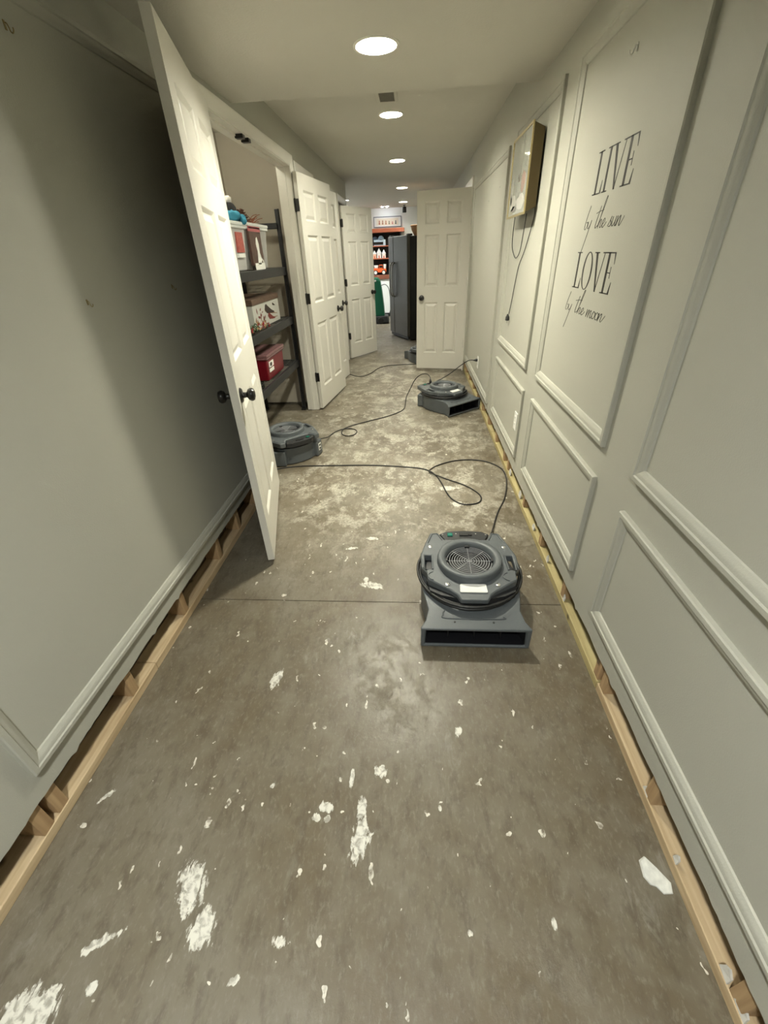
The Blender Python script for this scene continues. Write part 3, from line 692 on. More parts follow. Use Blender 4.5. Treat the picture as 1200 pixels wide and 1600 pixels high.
# ------------------------------------------------------------------ lettering on the right wall
def lettering():
    t = empty('wall_lettering', (XR, 1.86, 1.42)); tag(t, 'black lettering reading LIVE by the sun LOVE by the moon', 'wall lettering')
    th = .0006
    def emit(nm, polys):       # polys in (u to the right, v up) metres from the empty
        bm = bmesh.new()
        for P in polys:
            a = [bm.verts.new((-th, -u, v)) for u, v in P]; b = [bm.verts.new((0, -u, v)) for u, v in P]; n = len(P)
            bm.faces.new(a); bm.faces.new(b[::-1])
            for i in range(n): bm.faces.new((a[i], b[i], b[(i+1) % n], a[(i+1) % n]))
        return obj(nm, bm, INK, t)
    K, k, s = .115, .028, .030         # thick, hair, serif thickness (unit height)
    def q(x0, y0, x1, y1): return [(x0, y0), (x1, y0), (x1, y1), (x0, y1)]
    def L(): return [q(.14, 0, .14+K, 1), q(0, 0, .52, s), q(0, 1-s, .40, 1), [(.52, 0), (.60, 0), (.62, .30), (.60, .30), (.52, .06)]], .66
    def I(): return [q(.12, 0, .12+K, 1), q(0, 0, .36, s), q(0, 1-s, .36, 1)], .40
    def V(): return [[(.06, 1), (.06+K*1.15, 1), (.42+K*.4, 0), (.38, 0)], [(.66, 1), (.66+k, 1), (.42+k, 0), (.40, 0)], q(-.04, 1-s, .30, 1), q(.54, 1-s, .82, 1)], .80
    def E(): return [q(.12, 0, .12+K, 1), q(0, 0, .52, s), q(0, 1-s, .52, 1), q(.2, .50, .42, .50+k), [(.50, 0), (.58, 0), (.61, .30), (.59, .30), (.50, .05)], [(.50, 1), (.56, 1), (.58, .72), (.56, .72), (.50, .95)], q(.41, .38, .435, .66)], .66
    def O():
        n = 28; out = []
        for i in range(n):
            a, b = 2*math.pi*i/n, 2*math.pi*(i+1)/n
            f = lambda a, rx, ry: (.38+rx*math.cos(a), .5+ry*math.sin(a))
            out.append([f(a, .37, .51), f(b, .37, .51), f(b, .275, .485), f(a, .275, .485)])
        return out, .80
    def word(letters, y_left, width, z0, z1):
        adv = [f()[1] for f in letters]; tot = sum(adv)+.0; sx = width/tot; sy = z1-z0; u = 1.86-y_left
        for f, w in zip(letters, adv):
            emit('letter', [[(u+px*sx, z0-1.42+py*sy) for px, py in P] for P in f()[0]]); u += w*sx
    word([L, I, V, E], 2.026, .340, 1.590, 1.717)
    word([L, O, V, E], 2.068, .400, 1.282, 1.409)
    G = {'b': ([[(.42, 2.6), (.15, 1.5), (0, .45), (.05, .05), (.3, .02), (.52, .4), (.45, .8), (.22, .75)]], .62),
         'y': ([[(0, .85), (.02, .3), (.18, .05), (.42, .35), (.62, .95)], [(.62, .95), (.42, 0), (.15, -1.3), (-.15, -2.6)]], .95),
         't': ([[(.45, 2.3), (.22, 1.2), (.08, .3), (.2, .02), (.45, .25)], [(-.2, 1.62), (.4, 1.78), (1.05, 1.86)]], .50),
         'h': ([[(.05, .2), (.4, 1.6), (.72, 3.0), (.62, 3.15), (.42, 2.2), (.12, 0)], [(.12, 0), (.28, .6), (.5, .9), (.58, .7), (.5, .2), (.62, .02), (.85, .3)]], .82),
         'e': ([[(0, .3), (.25, .45), (.42, .75), (.3, .95), (.08, .65), (.08, .18), (.28, .0), (.58, .3), (.72, .55)]], .62),
         's': ([[(-.05, .1), (.2, .6), (.36, 1.0), (.28, .66), (.46, .34), (.34, .04), (.06, .04)]], .62),
         'u': ([[(0, .95), (-.02, .3), (.12, .02), (.38, .35), (.52, .95)], [(.52, .95), (.45, .3), (.55, .02), (.75, .3)]], .76),
         'n': ([[(0, .95), (-.05, 0)], [(-.05, 0), (.15, .65), (.38, .95), (.42, .6), (.38, .15), (.52, .0), (.8, .5), (.95, .85)]], .72),
         'm': ([[(0, .95), (-.05, 0)], [(-.05, 0), (.15, .65), (.33, .95), (.36, .6), (.30, 0)], [(.30, 0), (.48, .65), (.68, .95), (.70, .6), (.68, .15), (.82, .02), (1.0, .35)]], 1.0),
         'o': ([[(.42, .8), (.2, .95), (.0, .5), (.1, .08), (.35, .1), (.48, .5), (.4, .85), (.62, .75)]], .58), ' ': ([], .55)}
    def script(text, y_left, width, z0, xh):
        tot = sum(G[c][1] for c in text); sx = width/tot; u = 1.86-y_left
        for ch in text:
            polys = []
            for st in G[ch][0]:
                P = [Vector((u+(x+.10*y)*sx, z0-1.42+y*xh, 0)) for x, y in st]; P = smooth_path(P, 5) if len(P) > 2 else P
                for i in range(len(P)-1):
                    d = (P[i+1]-P[i]); d.normalize(); w = .0011 if abs(d.y) < .6 or d.y > 0 else .0019
                    nrm = Vector((-d.y, d.x, 0))*w; e = d*.0006
                    polys.append([((P[i]-nrm-e).x, (P[i]-nrm-e).y), ((P[i+1]-nrm+e).x, (P[i+1]-nrm+e).y), ((P[i+1]+nrm+e).x, (P[i+1]+nrm+e).y), ((P[i]+nrm-e).x, (P[i]+nrm-e).y)])
            if polys: emit('letter', polys)
            u += G[ch][1]*sx
    script('by the sun', 2.045, .345, 1.484, .0285)
    script('by the moon', 2.105, .425, 1.193, .0275)
lettering()

# ------------------------------------------------------------------ light box on the right wall
def light_box():
    y0, y1 = 2.865, 3.365; zc_ = 1.785
    t = empty('light_box', (XR, 3.115, zc_)); tag(t, 'gold-sided glass-fronted light box hanging on the right wall', 'light box')
    hw, d = .25, .066
    bm = bmesh.new()
    A = [bm.verts.new(c) for c in ((-.012, -hw, -.165), (-.012, hw, -.165), (-.012, hw, .165), (-.012, -hw, .165))]
    B = [bm.verts.new(c) for c in ((-d, -hw, -.188), (-d, hw, -.188), (-d, hw, .188), (-d, -hw, .188))]
    bm.faces.new(A); bm.faces.new(B[::-1])
    for k in range(4): bm.faces.new((A[k], A[(k+1) % 4], B[(k+1) % 4], B[k]))
    obj('case', bm, GOLD, t, bevel=.002)
    obj('hanger', bbox(-.013, 0, -.12, .12, .06, .10), BLACK, t)
    g = mat('front_glass', (.50, .52, .46), .06, var=.35, vscale=9, coat=1.0, spec=.8)
    obj('glass', bbox(-d-.004, -d-.0005, -hw+.010, hw-.010, -.182, .182), g, t)
    bm = bmesh.new()
    for a in ((-hw, -hw+.012, -.195, .195), (hw-.012, hw, -.195, .195), (-hw+.012, hw-.012, -.195, -.183), (-hw+.012, hw-.012, .183, .195)): box(bm, -d-.008, -d, a[0], a[1], a[2], a[3])
    obj('front_frame', bm, mat('brass_edge', (.55, .46, .24), .3, metal=.7), t, bevel=.0015)
    # pale print behind the glass
    pm = [mat('print_white', (.78, .78, .72), .15, coat=1), mat('print_pink', (.55, .36, .30), .15, coat=1), mat('print_grey', (.25, .26, .22), .15, coat=1)]
    def blob(cy, cz, ry, rz, m, seed):
        bm = bmesh.new(); P = []
        for i in range(22):
            a = 2*math.pi*i/22; k = 1+.35*mnoise.noise((math.cos(a)*1.5, math.sin(a)*1.5, seed)); P.append((cy+ry*k*math.cos(a), cz+rz*k*math.sin(a)))
        a = [bm.verts.new((-d-.0046, y, z)) for y, z in P]; b = [bm.verts.new((-d-.003, y, z)) for y, z in P]; bm.faces.new(a); bm.faces.new(b[::-1])
        for i in range(22): bm.faces.new((a[i], a[(i+1) % 22], b[(i+1) % 22], b[i]))
        obj('print', bm, m, t)
    blob(.12, -.12, .09, .040, pm[0], 1); blob(-.10, -.13, .10, .035, pm[0], 2); blob(-.13, -.035, .05, .045, pm[1], 3); blob(.06, -.155, .07, .018, pm[2], 4); blob(-.02, -.01, .035, .02, pm[2], 5); blob(.17, -.06, .03, .06, pm[0], 6)
    # cords below
    c1 = [(-.045, .12, -.187), (-.045, .13, -.25), (-.03, .20, -.33), (-.015, .21, -.38), (-.010, .13, -.41), (-.010, .03, -.37), (-.02, -.06, -.27), (-.03, -.13, -.187)]
    obj('cord', tubed(c1, .0026, 7, sub=8), RUBBER, t, smooth=60)
    c2 = [(-.010, -.235, -.16), (-.008, -.22, -.22), (-.008, -.10, -.36), (-.008, .02, -.45), (-.008, .08, -.56), (-.008, .12, -.66), (-.010, .155, -.745)]
    obj('cord', tubed(c2, .0026, 7, sub=8), RUBBER, t, smooth=60)
    p = obj('plug', lathed([(0, .012), (.005, .010), (.008, 0), (.013, -.008), (.014, -.028), (.010, -.032), (0, -.032)], 14), RUBBER, t, smooth=40); p.location = (-.0155, .165, -.758)
    for dy in (-.006, .006): obj('prong', bbox(-.017, -.014, .165+dy-.001, .165+dy+.001, -.806, -.789), CHROME, t)
light_box()

# ------------------------------------------------------------------ closet rack and contents
def rack():
    x0, x1, y0, y1, H = -1.66, -1.195, 2.96, 4.46, 1.80
    t = empty('storage_rack', ((x0+x1)/2, (y0+y1)/2, 0)); tag(t, 'black steel storage rack with wire decks inside the closet', 'rack')
    ox, oy = t.location.x, t.location.y
    for xa, sx in ((x0, 1), (x1, -1)):
        for ya, sy in ((y0, 1), (y1, -1)):
            bm = bmesh.new(); w = .042
            box(bm, *sorted((xa-ox, xa-ox+sx*.004)), *sorted((ya-oy, ya-oy+sy*w)), 0, H); box(bm, *sorted((xa-ox, xa-ox+sx*w)), *sorted((ya-oy, ya-oy+sy*.004)), 0, H)
            p = obj('post', bm, RACK, t, bevel=.0015)
            f = obj('post_foot', bbox(*sorted((xa-ox-sx*.002, xa-ox+sx*.045)), *sorted((ya-oy-sy*.002, ya-oy+sy*.045)), 0, .018), RUBBER, p, bevel=.002)
    for z, z1 in ((1.295, 1.36), (.875, .94), (.465, .53)):
        s = empty('shelf', (0, 0, z1)); s.parent = t
        hx, hy = (x1-x0)/2, (y1-y0)/2; h = z-z1
        for sx in (-1, 1): obj('beam', bbox(*sorted((sx*(hx-.006), sx*(hx-.030))), -hy+.03, hy-.03, h, 0), RACK, s, bevel=.004)
        for sy in (-1, 1): obj('end_beam', bbox(-hx+.03, hx-.03, *sorted((sy*(hy-.006), sy*(hy-.028))), h, 0), RACK, s, bevel=.004)
        bm = bmesh.new(); n = int((2*hy-.06)/.05)
        for i in range(n+1):
            y = -hy+.03+i*(2*hy-.06)/n; tube(bm, [(-hx+.012, y, -.004), (hx-.012, y, -.004)], .0024, 5)
        for i in range(8):
            x = -hx+.04+i*(2*hx-.08)/7; tube(bm, [(x, -hy+.01, -.009), (x, hy-.01, -.009)], .0026, 5)
        d = obj('wire_deck', bm, mat('wire_zinc', (.16, .16, .15), .4, metal=.6), s); d['kind'] = 'stuff'
    for sy in (-1, 1):
        obj('end_beam', bbox(-(x1-x0)/2+.03, (x1-x0)/2-.03, *sorted((sy*((y1-y0)/2-.006), sy*((y1-y0)/2-.028))), 1.655, 1.70), RACK, t, bevel=.004)
rack()

def tapered(x0, x1, y0, y1, z0, z1, k):
    bm = bmesh.new(); cx, cy = (x0+x1)/2, (y0+y1)/2
    b = [bm.verts.new((cx+(x-cx)*k, cy+(y-cy)*k, z0)) for x, y in ((x0, y0), (x1, y0), (x1, y1), (x0, y1))]; a = [bm.verts.new((x, y, z1)) for x, y in ((x0, y0), (x1, y0), (x1, y1), (x0, y1))]
    bm.faces.new(b[::-1]); bm.faces.new(a)
    for i in range(4): bm.faces.new((b[i], b[(i+1) % 4], a[(i+1) % 4], a[i]))
    return bm
def storage_bin(x, y, z, sx, sy, h, body, lid, label, cat='bin', k=.88):
    t = empty('storage_bin', (x, y, z)); tag(t, label, cat)
    obj('tub', tapered(-sx/2, sx/2, -sy/2, sy/2, 0, h-.012, k), body, t, bevel=.012, seg=3)
    obj('rim', bbox(-sx/2-.010, sx/2+.010, -sy/2-.010, sy/2+.010, h-.028, h-.010), lid, t, bevel=.005)
    obj('lid', bbox(-sx/2-.014, sx/2+.014, -sy/2-.014, sy/2+.014, h-.010, h+.012), lid, t, bevel=.006)
    for s in (-1, 1): obj('latch', bbox(-.03, .03, s*(sy/2+.012)-.006, s*(sy/2+.012)+.006, h-.06, h-.004), lid, t, bevel=.003)
    return t
FROST = mat('frosted_tub', (.62, .61, .60), .3, trans=.25)
LIDW = mat('clear_lid', (.70, .72, .70), .25)
SH1 = 1.36
b1 = storage_bin(-1.40, 3.36, SH1+.001, .36, .36, .285, FROST, LIDW, 'frosted storage bin with a red picture label beside the closet door')
obj('picture_label', bbox(.168, .1845, -.02, .10, .115, .235), mat('red_print', (.42, .10, .08), .4, var=.6, vscale=60), b1)
obj('label_strip', bbox(.165, .181, -.02, .10, .085, .11), PAPER, b1)
b2 = storage_bin(-1.40, 3.835, SH1+.001, .36, .46, .29, mat('clear_tub', (.50, .49, .48), .25, trans=.3), LIDW, 'clear storage bin with a dark horse poster on its front')
o = obj('poster', bbox(.168, .187, -.235, .03, .03, .262), mat('poster_brown', (.085, .045, .035), .35, var=.5, vscale=18), b2)
obj('poster_band', bbox(.184, .190, -.240, .03, .248, .285), mat('poster_rose', (.45, .12, .13), .4), b2)
def blob_prism(P, x0, x1, m, name, parent, loc=None):
    bm = bmesh.new(); n = len(P)
    a = [bm.verts.new((x1, y, z)) for y, z in P]; b = [bm.verts.new((x0, y, z)) for y, z in P]; bm.faces.new(a); bm.faces.new(b[::-1])
    for i in range(n): bm.faces.new((a[i], a[(i+1) % n], b[(i+1) % n], b[i]))
    o = obj(name, bm, m, parent)
    if loc: o.location = loc
    return o
blob_prism([(-.125, .035), (-.06, .035), (-.02, .075), (.012, .06), (.02, .03), (.02, .03), (-.02, .062), (-.055, .11), (-.05, .17), (-.075, .215), (-.10, .205), (-.115, .17), (-.10, .12), (-.115, .07)], .186, .1885, PAPER, 'poster_figure', b2)
obj('poster_base', bbox(.185, .1885, -.20, .03, .0, .045), PAPER, b2)
# blue plush and dark cap on the left bin
def fur(name, c, r, m, parent, seed, amp=.25, sc=4.0, subd=3, squash=1.0):
    bm = bmesh.new(); bmesh.ops.create_icosphere(bm, subdivisions=subd, radius=1)
    for v in bm.verts:
        k = 1+amp*mnoise.noise(v.co*sc+Vector((seed, 0, 0))); v.co = Vector((v.co.x*r*k, v.co.y*r*k, v.co.z*r*k*squash))
    o = obj(name, bm, m, parent, smooth=180); o.location = c; return o
t = empty('plush_scarf', (-1.262, 3.47, SH1+.300)); tag(t, 'fluffy blue decoration lying on the left storage bin', 'decoration')
BLUE = mat('blue_fleece', (.035, .22, .33), .9, bump=.6, bscale=150)
fur('fluff', (0, 0, .034), .052, BLUE, t, 2, .35, 3.5, squash=.62); fur('fluff', (.045, .055, .020), .026, BLUE, t, 5, .3, 4); fur('fluff', (.062, .025, .004), .022, BLUE, t, 8, .3, 4)
t = empty('winter_hat', (-1.315, 3.575, SH1+.306)); tag(t, 'dark knit hat with a white pompom behind the blue decoration', 'hat')
fur('crown', (0, 0, .062), .050, mat('black_knit', (.012, .011, .012), .9), t, 3, .12, 3, squash=1.15); fur('pompom', (0, 0, .128), .026, mat('white_fluff', (.75, .73, .70), .9), t, 6, .25, 5)
# pine cones
CONE = mat('cone_brown', (.085, .030, .020), .7, var=.4, vscale=40)
def pine_cone(x, y, z, s, label, m=CONE):
    t = empty('pine_cone', (x, y, z)); tag(t, label, 'pine cone')
    obj('core', lathed([(0, 0), (.5*s, .1*s), (.6*s, .7*s), (.3*s, 1.5*s), (0, 1.8*s)], 10), m, t)
    for r in range(5):
        n = 9-r
        for k in range(n):
            a = 2*math.pi*k/n+r*.4; bm = bmesh.new(); rr = s*(1.0-.13*r)
            v = [bm.verts.new(c) for c in ((.3*s, -.18*s, 0), (.3*s, .18*s, 0), (rr, .28*s, .18*s), (rr*1.1, 0, .3*s), (rr, -.28*s, .18*s))]; u = [bm.verts.new((q.co.x, q.co.y, q.co.z+.07*s)) for q in v]
            bm.faces.new(v); bm.faces.new(u[::-1])
            for i in range(5): bm.faces.new((v[i], v[(i+1) % 5], u[(i+1) % 5], u[i]))
            o = obj('scale', bm, m, t); o.location = (0, 0, (.1+.3*r)*s); o.rotation_euler = (0, 0, a)
pine_cone(-1.270, 3.675, SH1+.304, .050, 'dark brown pine cone standing on the clear bin beside the blue decoration')
t = empty('dried_sprig', (-1.265, 3.80, SH1+.304)); tag(t, 'tangle of reddish brown dried twigs on the clear bin', 'decoration')
rnd = random.Random(3); TW = mat('twig_rust', (.22, .075, .035), .8)
for i in range(26):
    a = rnd.uniform(0, 6.28); l = rnd.uniform(.04, .095); e = rnd.uniform(.12, .95)
    p0 = (rnd.uniform(-.03, .03), rnd.uniform(-.06, .06), .003)
    obj('twig', tubed([p0, (p0[0]+l*.5*math.cos(a), p0[1]+l*.5*math.sin(a), l*e*.6), (p0[0]+l*math.cos(a)*.9, p0[1]+l*math.sin(a)*1.1, l*e*.75)], .0024, 5, sub=3), TW, t)
# bird-print gift box on the middle shelf
SH2 = .94
t = empty('gift_box', (-1.42, 3.90, SH2+.001)); tag(t, 'white gift box printed with birds and red leaves on the middle shelf', 'box')
WB = mat('box_white', (.46, .46, .42), .5); DKB = mat('print_dark', (.035, .022, .018), .5); RDB = mat('print_red', (.16, .022, .018), .5); BRB = mat('print_brown', (.22, .12, .06), .5)
obj('carton', bbox(-.15, .15, -.36, .36, 0, .185), WB, t, bevel=.003)
obj('lid', bbox(-.156, .156, -.366, .366, .180, .222), mat('lid_dark_print', (.10, .06, .04), .5, var=.8, vscale=50), t, bevel=.003)
rnd = random.Random(11)
def leaf(y, z, l, a, m):
    ca, sa = math.cos(a), math.sin(a)
    P = [(y+ca*u*l-sa*w*l, z+sa*u*l+ca*w*l) for u, w in ((0, 0), (.3, .17), (.65, .16), (1, 0), (.65, -.16), (.3, -.17))]
    blob_prism(P, .1502, .1512, m, 'printed_leaf', t)
for i in range(26): leaf(rnd.uniform(-.34, -.03), rnd.uniform(.01, .13), rnd.uniform(.03, .06), rnd.uniform(0, 6.28), rnd.choice([RDB, RDB, DKB, BRB]))
def bird(y, z, s, m):
    P = [(0, 0), (.12, .18), (.3, .22), (.5, .12), (1.1, -.12), (1.5, -.22), (1.5, -.28), (.95, -.25), (.55, -.22), (.25, -.2)]
    blob_prism([(y+u*s, z+v*s) for u, v in P], .1502, .1514, m, 'printed_bird', t)
bird(-.06, .125, .17, DKB); bird(.0, .065, .13, RDB); bird(.17, .145, .05, DKB)
for (ya, za, yb, zb) in ((.05, .085, .28, .06), (.1, .04, .28, .035)): blob_prism([(ya, za), (yb, zb), (yb, zb+.005), (ya, za+.007)], .1502, .151, BRB, 'printed_twig', t)
bm = bmesh.new(); box(bm, -.15, .15, .3602, .3612, 0.005, .178); obj('end_print', bm, mat('end_print', (.35, .24, .15), .5, var=.9, vscale=26), t)
# garland in front
t = empty('garland', (-1.235, 3.56, SH2)); tag(t, 'red and green tinsel garland hanging at the front of the middle shelf', 'garland')
rnd = random.Random(5)
for i in range(40):
    m = (mat('garland_red', (.22, .012, .015), .5), mat('garland_green', (.03, .07, .025), .6), mat('garland_straw', (.35, .22, .10), .7))[i % 3]
    p = (rnd.uniform(-.05, .035), rnd.uniform(-.22, .14), .006+rnd.uniform(0, .035)); a = rnd.uniform(0, 6.28); l = rnd.uniform(.03, .08)
    obj('sprig', tubed([p, (p[0]+.3*l*math.cos(a), p[1]+.5*l*math.sin(a), p[2]+l*.3), (p[0]+.3*l*math.cos(a), p[1]+l*math.sin(a), p[2]+l*.1)], .0042, 5), m, t)
# red bin on the lower shelf
SH3 = .53
RED = mat('red_plastic', (.15, .002, .009), .3)
b3 = storage_bin(-1.41, 3.82, SH3+.001, .34, .50, .205, RED, mat('smoky_lid', (.20, .10, .105), .25), 'red plastic bin with a label on the lowest rack shelf', k=.95)
obj('label_picture', bbox(.160, .172, -.20, -.08, .105, .150), PAPER, b3); blob_prism([(-.18, .112), (-.135, .112), (-.125, .135), (-.15, .143), (-.185, .135)], .1722, .1728, DKB, 'label_mark', b3)
obj('label_strip', bbox(.157, .169, -.20, -.08, .065, .092), PAPER, b3)

# ------------------------------------------------------------------ refrigerator
def fridge():
    a, b = Vector((-.126, 8.433)), Vector((-.494, 9.219)); d = (b-a).normalized(); ang_ = math.atan2(d.y, d.x)
    t = empty('refrigerator', (a.x, a.y, 0), ang_); tag(t, 'dark slate steel refrigerator with black sides beyond the doors', 'refrigerator')
    W, D, H = .86, .74, 1.685     # local x along the front, front at y=+; body towards -y (right of d)
    obj('cabinet', bbox(0, W, -D, -.065, .02, H-.015), FR_BLACK, t, bevel=.006)
    for x0, x1 in ((.003, W*.72), (W*.72+.006, W-.003)):
        dr = obj('door', bbox(x0, x1, -.060, 0, .075, H), STEEL_DK, t, bevel=.012, seg=3)
    def handle(x): 
        h = obj('handle', tubed([(x, .0, .72), (x, .035, .74), (x, .055, .82), (x, .06, 1.0), (x, .055, 1.18), (x, .035, 1.26), (x, 0, 1.28)], .012, 10, sub=6), mat('handle_steel', (.38, .37, .34), .25, metal=.9), t, smooth=60)
    handle(W*.72-.045); handle(W*.72+.052)
    obj('kick_grille', bbox(.02, W-.02, -.09, -.02, .02, .07), FR_BLACK, t, bevel=.004)
    for x in (.05, W-.05):
        obj('hinge_cap', bbox(x-.035, x+.035, -.11, -.02, H-.012, H+.018), FR_BLACK, t, bevel=.005)
        for y in (-.06, -D+.06): obj('foot', lathed([(0, 0), (.018, 0), (.018, .02), (0, .02)], 12, (x, y, 0)), CHROME, t)
    return t
fr = fridge()
def on_fridge(x, y): 
    a = fr.rotation_euler.z; return (fr.location.x+x*math.cos(a)-y*math.sin(a), fr.location.y+x*math.sin(a)+y*math.cos(a), 1.671)
t = empty('wicker_basket', on_fridge(.20, -.34)); tag(t, 'tan wicker basket on top of the refrigerator', 'basket')
WK = mat('wicker', (.48, .27, .13), .7, bump=.8, bscale=90, var=.3, vscale=60)
obj('bowl', lathed([(0, 0), (.10, 0), (.15, .09), (.165, .15), (.155, .15), (.14, .09), (.095, .012), (0, .012)], 28), WK, t, smooth=50)
obj('basket_rim', tubed([(.16*math.cos(a), .16*math.sin(a), .15) for a in [2*math.pi*i/28 for i in range(28)]], .010, 7, closed=True), WK, t, smooth=60)
t = empty('kitchen_tin', on_fridge(.40, -.58)); tag(t, 'white lidded canister on the refrigerator behind the basket', 'canister')
obj('can', lathed([(0, 0), (.085, 0), (.085, .17), (0, .17)], 28), PLATE, t, smooth=40, bevel=.003); obj('lid', lathed([(.0, .17), (.089, .17), (.089, .195), (.06, .205), (0, .206)], 28), BLACK, t, smooth=40)

# ------------------------------------------------------------------ far room: shelf unit, picture, machine
def display_shelf():
    t = empty('display_shelf', (-.95, YFAR, 0)); tag(t, 'wall display shelf with reddish wood boards and black back', 'shelf')
    RW = mat('red_wood', (.45, .13, .065), .45, var=.2, vscale=12)
    x0, x1 = -.75, .62
    obj('back_panel', bbox(x0, x1, -.018, -.002, .96, 1.87), mat('shelf_back_black', (.006, .006, .006), .6), t)
    obj('valance', bbox(x0-.05, x1+.08, -.27, -.002, 1.865, 1.945), RW, t, bevel=.006)
    for z in (1.575, 1.31): obj('board', bbox(x0, x1, -.25, -.018, z, z+.022), RW, t, bevel=.003)
    obj('counter', bbox(x0-.05, x1+.08, -.30, -.002, .875, .965), mat('counter_brown', (.24, .085, .05), .45, var=.2, vscale=10), t, bevel=.006)
    for x in (x0, x1-.02): obj('side_panel', bbox(x, x+.02, -.25, -.018, .965, 1.865), mat('shelf_back_black', (.006, .006, .006), .6), t)
    obj('lower_panel', bbox(x0-.03, x1+.06, -.27, -.002, .09, .875), FARWALL, t, bevel=.004)
    obj('plinth', bbox(x0-.03, x1+.06, -.275, -.002, .012, .09), PLASTIC_D, t)
display_shelf()
YS = YFAR-.15
def house(x, z, w, h, m, label):
    t = empty('village_house', (x, YS, z)); tag(t, label, 'figurine', 'model houses on the display shelf')
    obj('walls', bbox(-w/2, w/2, -.04, .04, 0, h*.55), m, t, bevel=.002)
    bm = bmesh.new(); a = [bm.verts.new(c) for c in ((-w*.6, -.05, h*.52), (w*.6, -.05, h*.52), (0, -.05, h))]; b = [bm.verts.new((v.co.x, .05, v.co.z)) for v in a]
    bm.faces.new(a); bm.faces.new(b[::-1])
    for i in range(3): bm.faces.new((a[i], a[(i+1) % 3], b[(i+1) % 3], b[i]))
    obj('roof', bm, mat('snow_white', (.85, .86, .88), .6), t)
    obj('house_door', bbox(-.012, .012, -.043, -.040, 0, h*.28), mat('house_door_red', (.5, .1, .05), .5), t)
WH = mat('porcelain', (.80, .78, .74), .3); OR = mat('toy_orange', (.75, .13, .03), .35)
house(-1.00, 1.333, .085, .17, mat('porcelain_peach', (.75, .45, .30), .4), 'peach model house at the left of the figurine row')
house(-.885, 1.333, .10, .21, WH, 'tall white model house in the middle of the figurine row')
house(-.765, 1.333, .085, .18, WH, 'white model house nearest the refrigerator')
t = empty('model_tree', (-.825, YFAR-.058, 1.333)); tag(t, 'dark green model tree behind the white houses', 'figurine')
obj('crown', lathed([(0, .23), (.018, .16), (.012, .16), (.027, .09), (.02, .09), (.034, .03), (0, .03)], 14), mat('tree_green', (.02, .05, .03), .8), t); obj('trunk', lathed([(0, .03), (.01, .03), (.012, 0), (0, 0)], 8), BLACK, t)
t = empty('toy_truck', (-.885, YS, .965)); tag(t, 'orange toy truck with white wheels on the brown counter', 'toy truck')
obj('chassis', bbox(-.17, .17, -.05, .05, .055, .135), OR, t, bevel=.01); obj('cab', bbox(-.01, .085, -.045, .045, .13, .225), OR, t, bevel=.012)
obj('windshield', bbox(.0, .075, -.047, -.044, .16, .21), BLACK, t); obj('bed_rail', bbox(-.165, -.02, -.05, -.042, .13, .155), OR, t, bevel=.003)
obj('load', tapered(-.14, -.03, -.03, .03, .13, .215, .7), WH, t, bevel=.01); obj('hood_load', tapered(.10, .17, -.04, .04, .135, .235, .8), WH, t, bevel=.01)
for x in (-.10, .105):
    for y in (-.052, .052):
        w = obj('wheel', lathed([(0, -.014), (.05, -.014), (.055, -.008), (.055, .008), (.05, .014), (0, .014)], 22, (x, y, .055), 'y'), RUBBER, t, smooth=40)
        obj('hubcap', lathed([(0, -.018), (.036, -.0165), (.038, -.010), (0, -.010)], 18, (x, y, .055), 'y') if y < 0 else lathed([(0, .018), (.036, .0165), (.038, .010), (0, .010)], 18, (x, y, .055), 'y'), WH, w)
t = empty('cap_stack', (-.83, YS, 1.597)); tag(t, 'white case with a black front on the top display board', 'case')
obj('case_body', bbox(-.17, .115, -.06, .06, 0, .125), mat('pale_blue', (.55, .68, .80), .4), t, bevel=.006); obj('case_front', bbox(-.17, .06, -.064, -.06, .018, .078), BLACK, t)
t.name = 'display_case'
for i, (x, s, lab) in enumerate(((-.825, .075, 'blue-grey rounded cap on the display case'), (-.972, .062, 'dark blue cap at the left of the display case'))):
    t = empty('cap', (x, YS, 1.722)); tag(t, lab, 'cap')
    m = mat('cap_blue_%d' % i, ((.16, .22, .28), (.04, .06, .09))[i], .8)
    obj('dome', lathed([(0, s*1.1), (s*.5, s), (s*.85, s*.6), (s, .02), (s, 0), (0, 0)], 22), m, t, smooth=50)
    obj('visor', slab([(-s*.7, -s*.6), (s*.7, -s*.6), (s*.5, -s*1.3), (-s*.5, -s*1.3)], [], .0, .006), m, t)
def picture():
    t = empty('framed_picture', (-.66, YFAR, 2.085)); tag(t, 'wide framed print with a row of small figures', 'picture')
    w, h = .34, .108
    bm = bmesh.new()
    for a in ((-w, w, -h, -h+.014), (-w, w, h-.014, h), (-w, -w+.014, -h+.014, h-.014), (w-.014, w, -h+.014, h-.014)): box(bm, a[0], a[1], -.022, -.001, a[2], a[3])
    obj('frame', bm, mat('frame_blue_grey', (.14, .17, .22), .4), t)
    obj('mat_board', bbox(-w+.012, w-.012, -.010, -.001, -h+.012, h-.012), mat('mat_white', (.85, .86, .82), .6), t)
    obj('print_sheet', bbox(-w*.78, w*.78, -.012, -.009, -h*.62, h*.62), mat('print_cream', (.80, .74, .60), .6), t)
    cols = [(.45, .16, .10), (.40, .20, .12), (.50, .22, .12), (.22, .24, .16), (.55, .22, .2), (.12, .16, .14)]
    for i, c in enumerate(cols):
        x = -.20+.08*i
        m = mat('figure_ink_%d' % i, c, .6); hgt = (.09, .09, .085, .075, .06, .08)[i]
        o = obj('printed_figure', lathed([(0, 0), (.016, .0), (.018, hgt*.3), (.009, hgt*.45), (.014, hgt*.6), (.011, hgt*.85), (0, hgt)], 10), m, t); o.scale = (1, .05, 1); o.location = (x, -.0125, -.052)
picture()
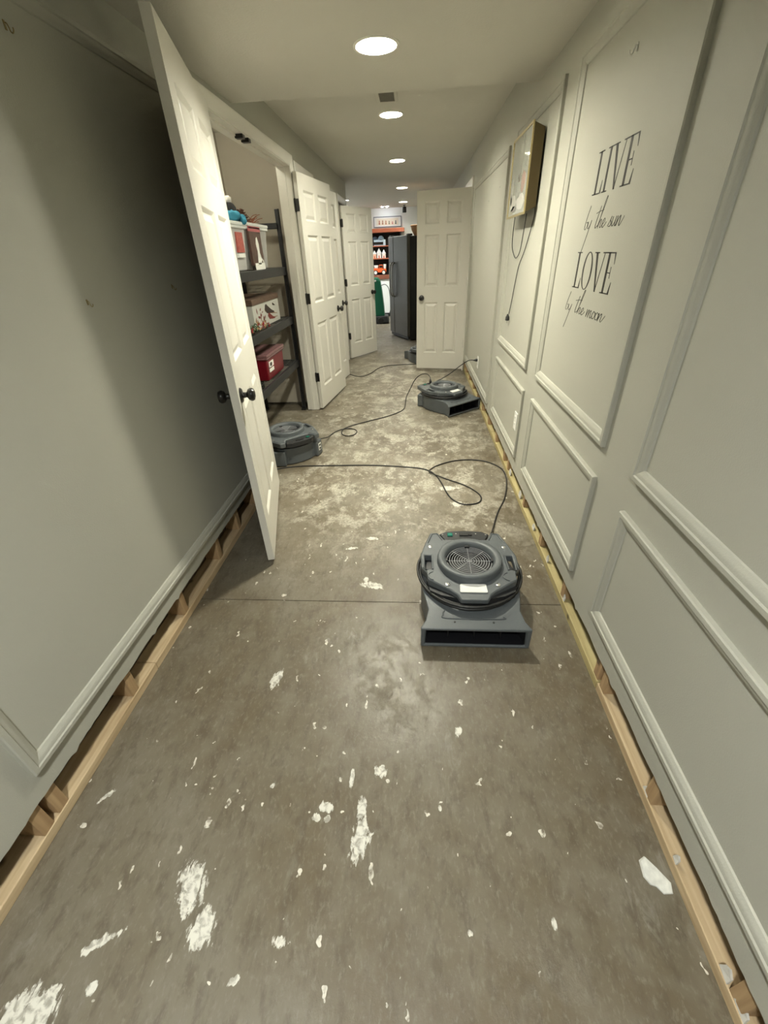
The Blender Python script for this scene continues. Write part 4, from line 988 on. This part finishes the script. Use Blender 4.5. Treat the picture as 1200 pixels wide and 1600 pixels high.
def machine():
    t = empty('carpet_machine', (-.90, 11.0, 0)); tag(t, 'tall green wheeled machine with a black base', 'machine')
    G = mat('machine_green', (.0, .12, .06), .4)
    bm = bmesh.new(); prev = None
    for z, w, d, ox in ((.16, .19, .15, 0), (.35, .185, .14, -.005), (.7, .165, .11, -.02), (.90, .14, .09, -.03), (.965, .10, .07, -.035)):
        ring = [bm.verts.new((ox+sx*w, sy*d, z)) for sx, sy in ((-1, -1), (1, -1), (1, 1), (-1, 1))]
        if prev:
            for k in range(4): bm.faces.new((prev[k], prev[(k+1) % 4], ring[(k+1) % 4], ring[k]))
        else: bm.faces.new(ring[::-1])
        prev = ring
    bm.faces.new(prev); obj('tank', bm, G, t, bevel=.025, seg=3)
    obj('base', tapered(-.24, .26, -.19, .19, .02, .17, 1.15), PLASTIC_D, t, bevel=.02)
    for y in (-.2, .2): obj('wheel', lathed([(0, -.02), (.065, -.02), (.07, 0), (.065, .02), (0, .02)], 20, (.10, y, .07), 'y'), RUBBER, t, smooth=40)
    obj('valve', lathed([(0, -.02), (.018, -.015), (.02, 0), (0, 0)], 14, (.0, -.10, .90), 'y'), WH, t)
    obj('hose', tubed([(.13, -.05, .80), (.22, -.06, .82), (.30, -.06, .74), (.33, -.05, .55), (.34, -.03, .35), (.30, -.02, .18)], .008, 8, sub=6), PLASTIC, t, smooth=60)
machine()

# ------------------------------------------------------------------ loose plaster chip
bm = bmesh.new()
P = [(-.030, .012), (-.026, .048), (-.008, .058), (.012, .034), (.036, .002), (.030, -.020), (.006, -.022), (-.006, -.008), (-.020, -.004)]
a = [bm.verts.new((x, y, 0)) for x, y in P]; b = [bm.verts.new((x*.93, y*.93, .004+.002*math.sin(7*x+40*y))) for x, y in P]
bm.faces.new(a[::-1]); f = bm.faces.new(b)
for i in range(len(P)): bm.faces.new((a[i], a[(i+1) % len(P)], b[(i+1) % len(P)], b[i]))
o = obj('plaster_chip', bm, mat('chip_white', (.66, .66, .61), .7, var=.35, vscale=70), None); o.location = (.640, .452, .0004); tag(o, 'loose white plaster chip on the floor near the right plate', 'plaster chip')
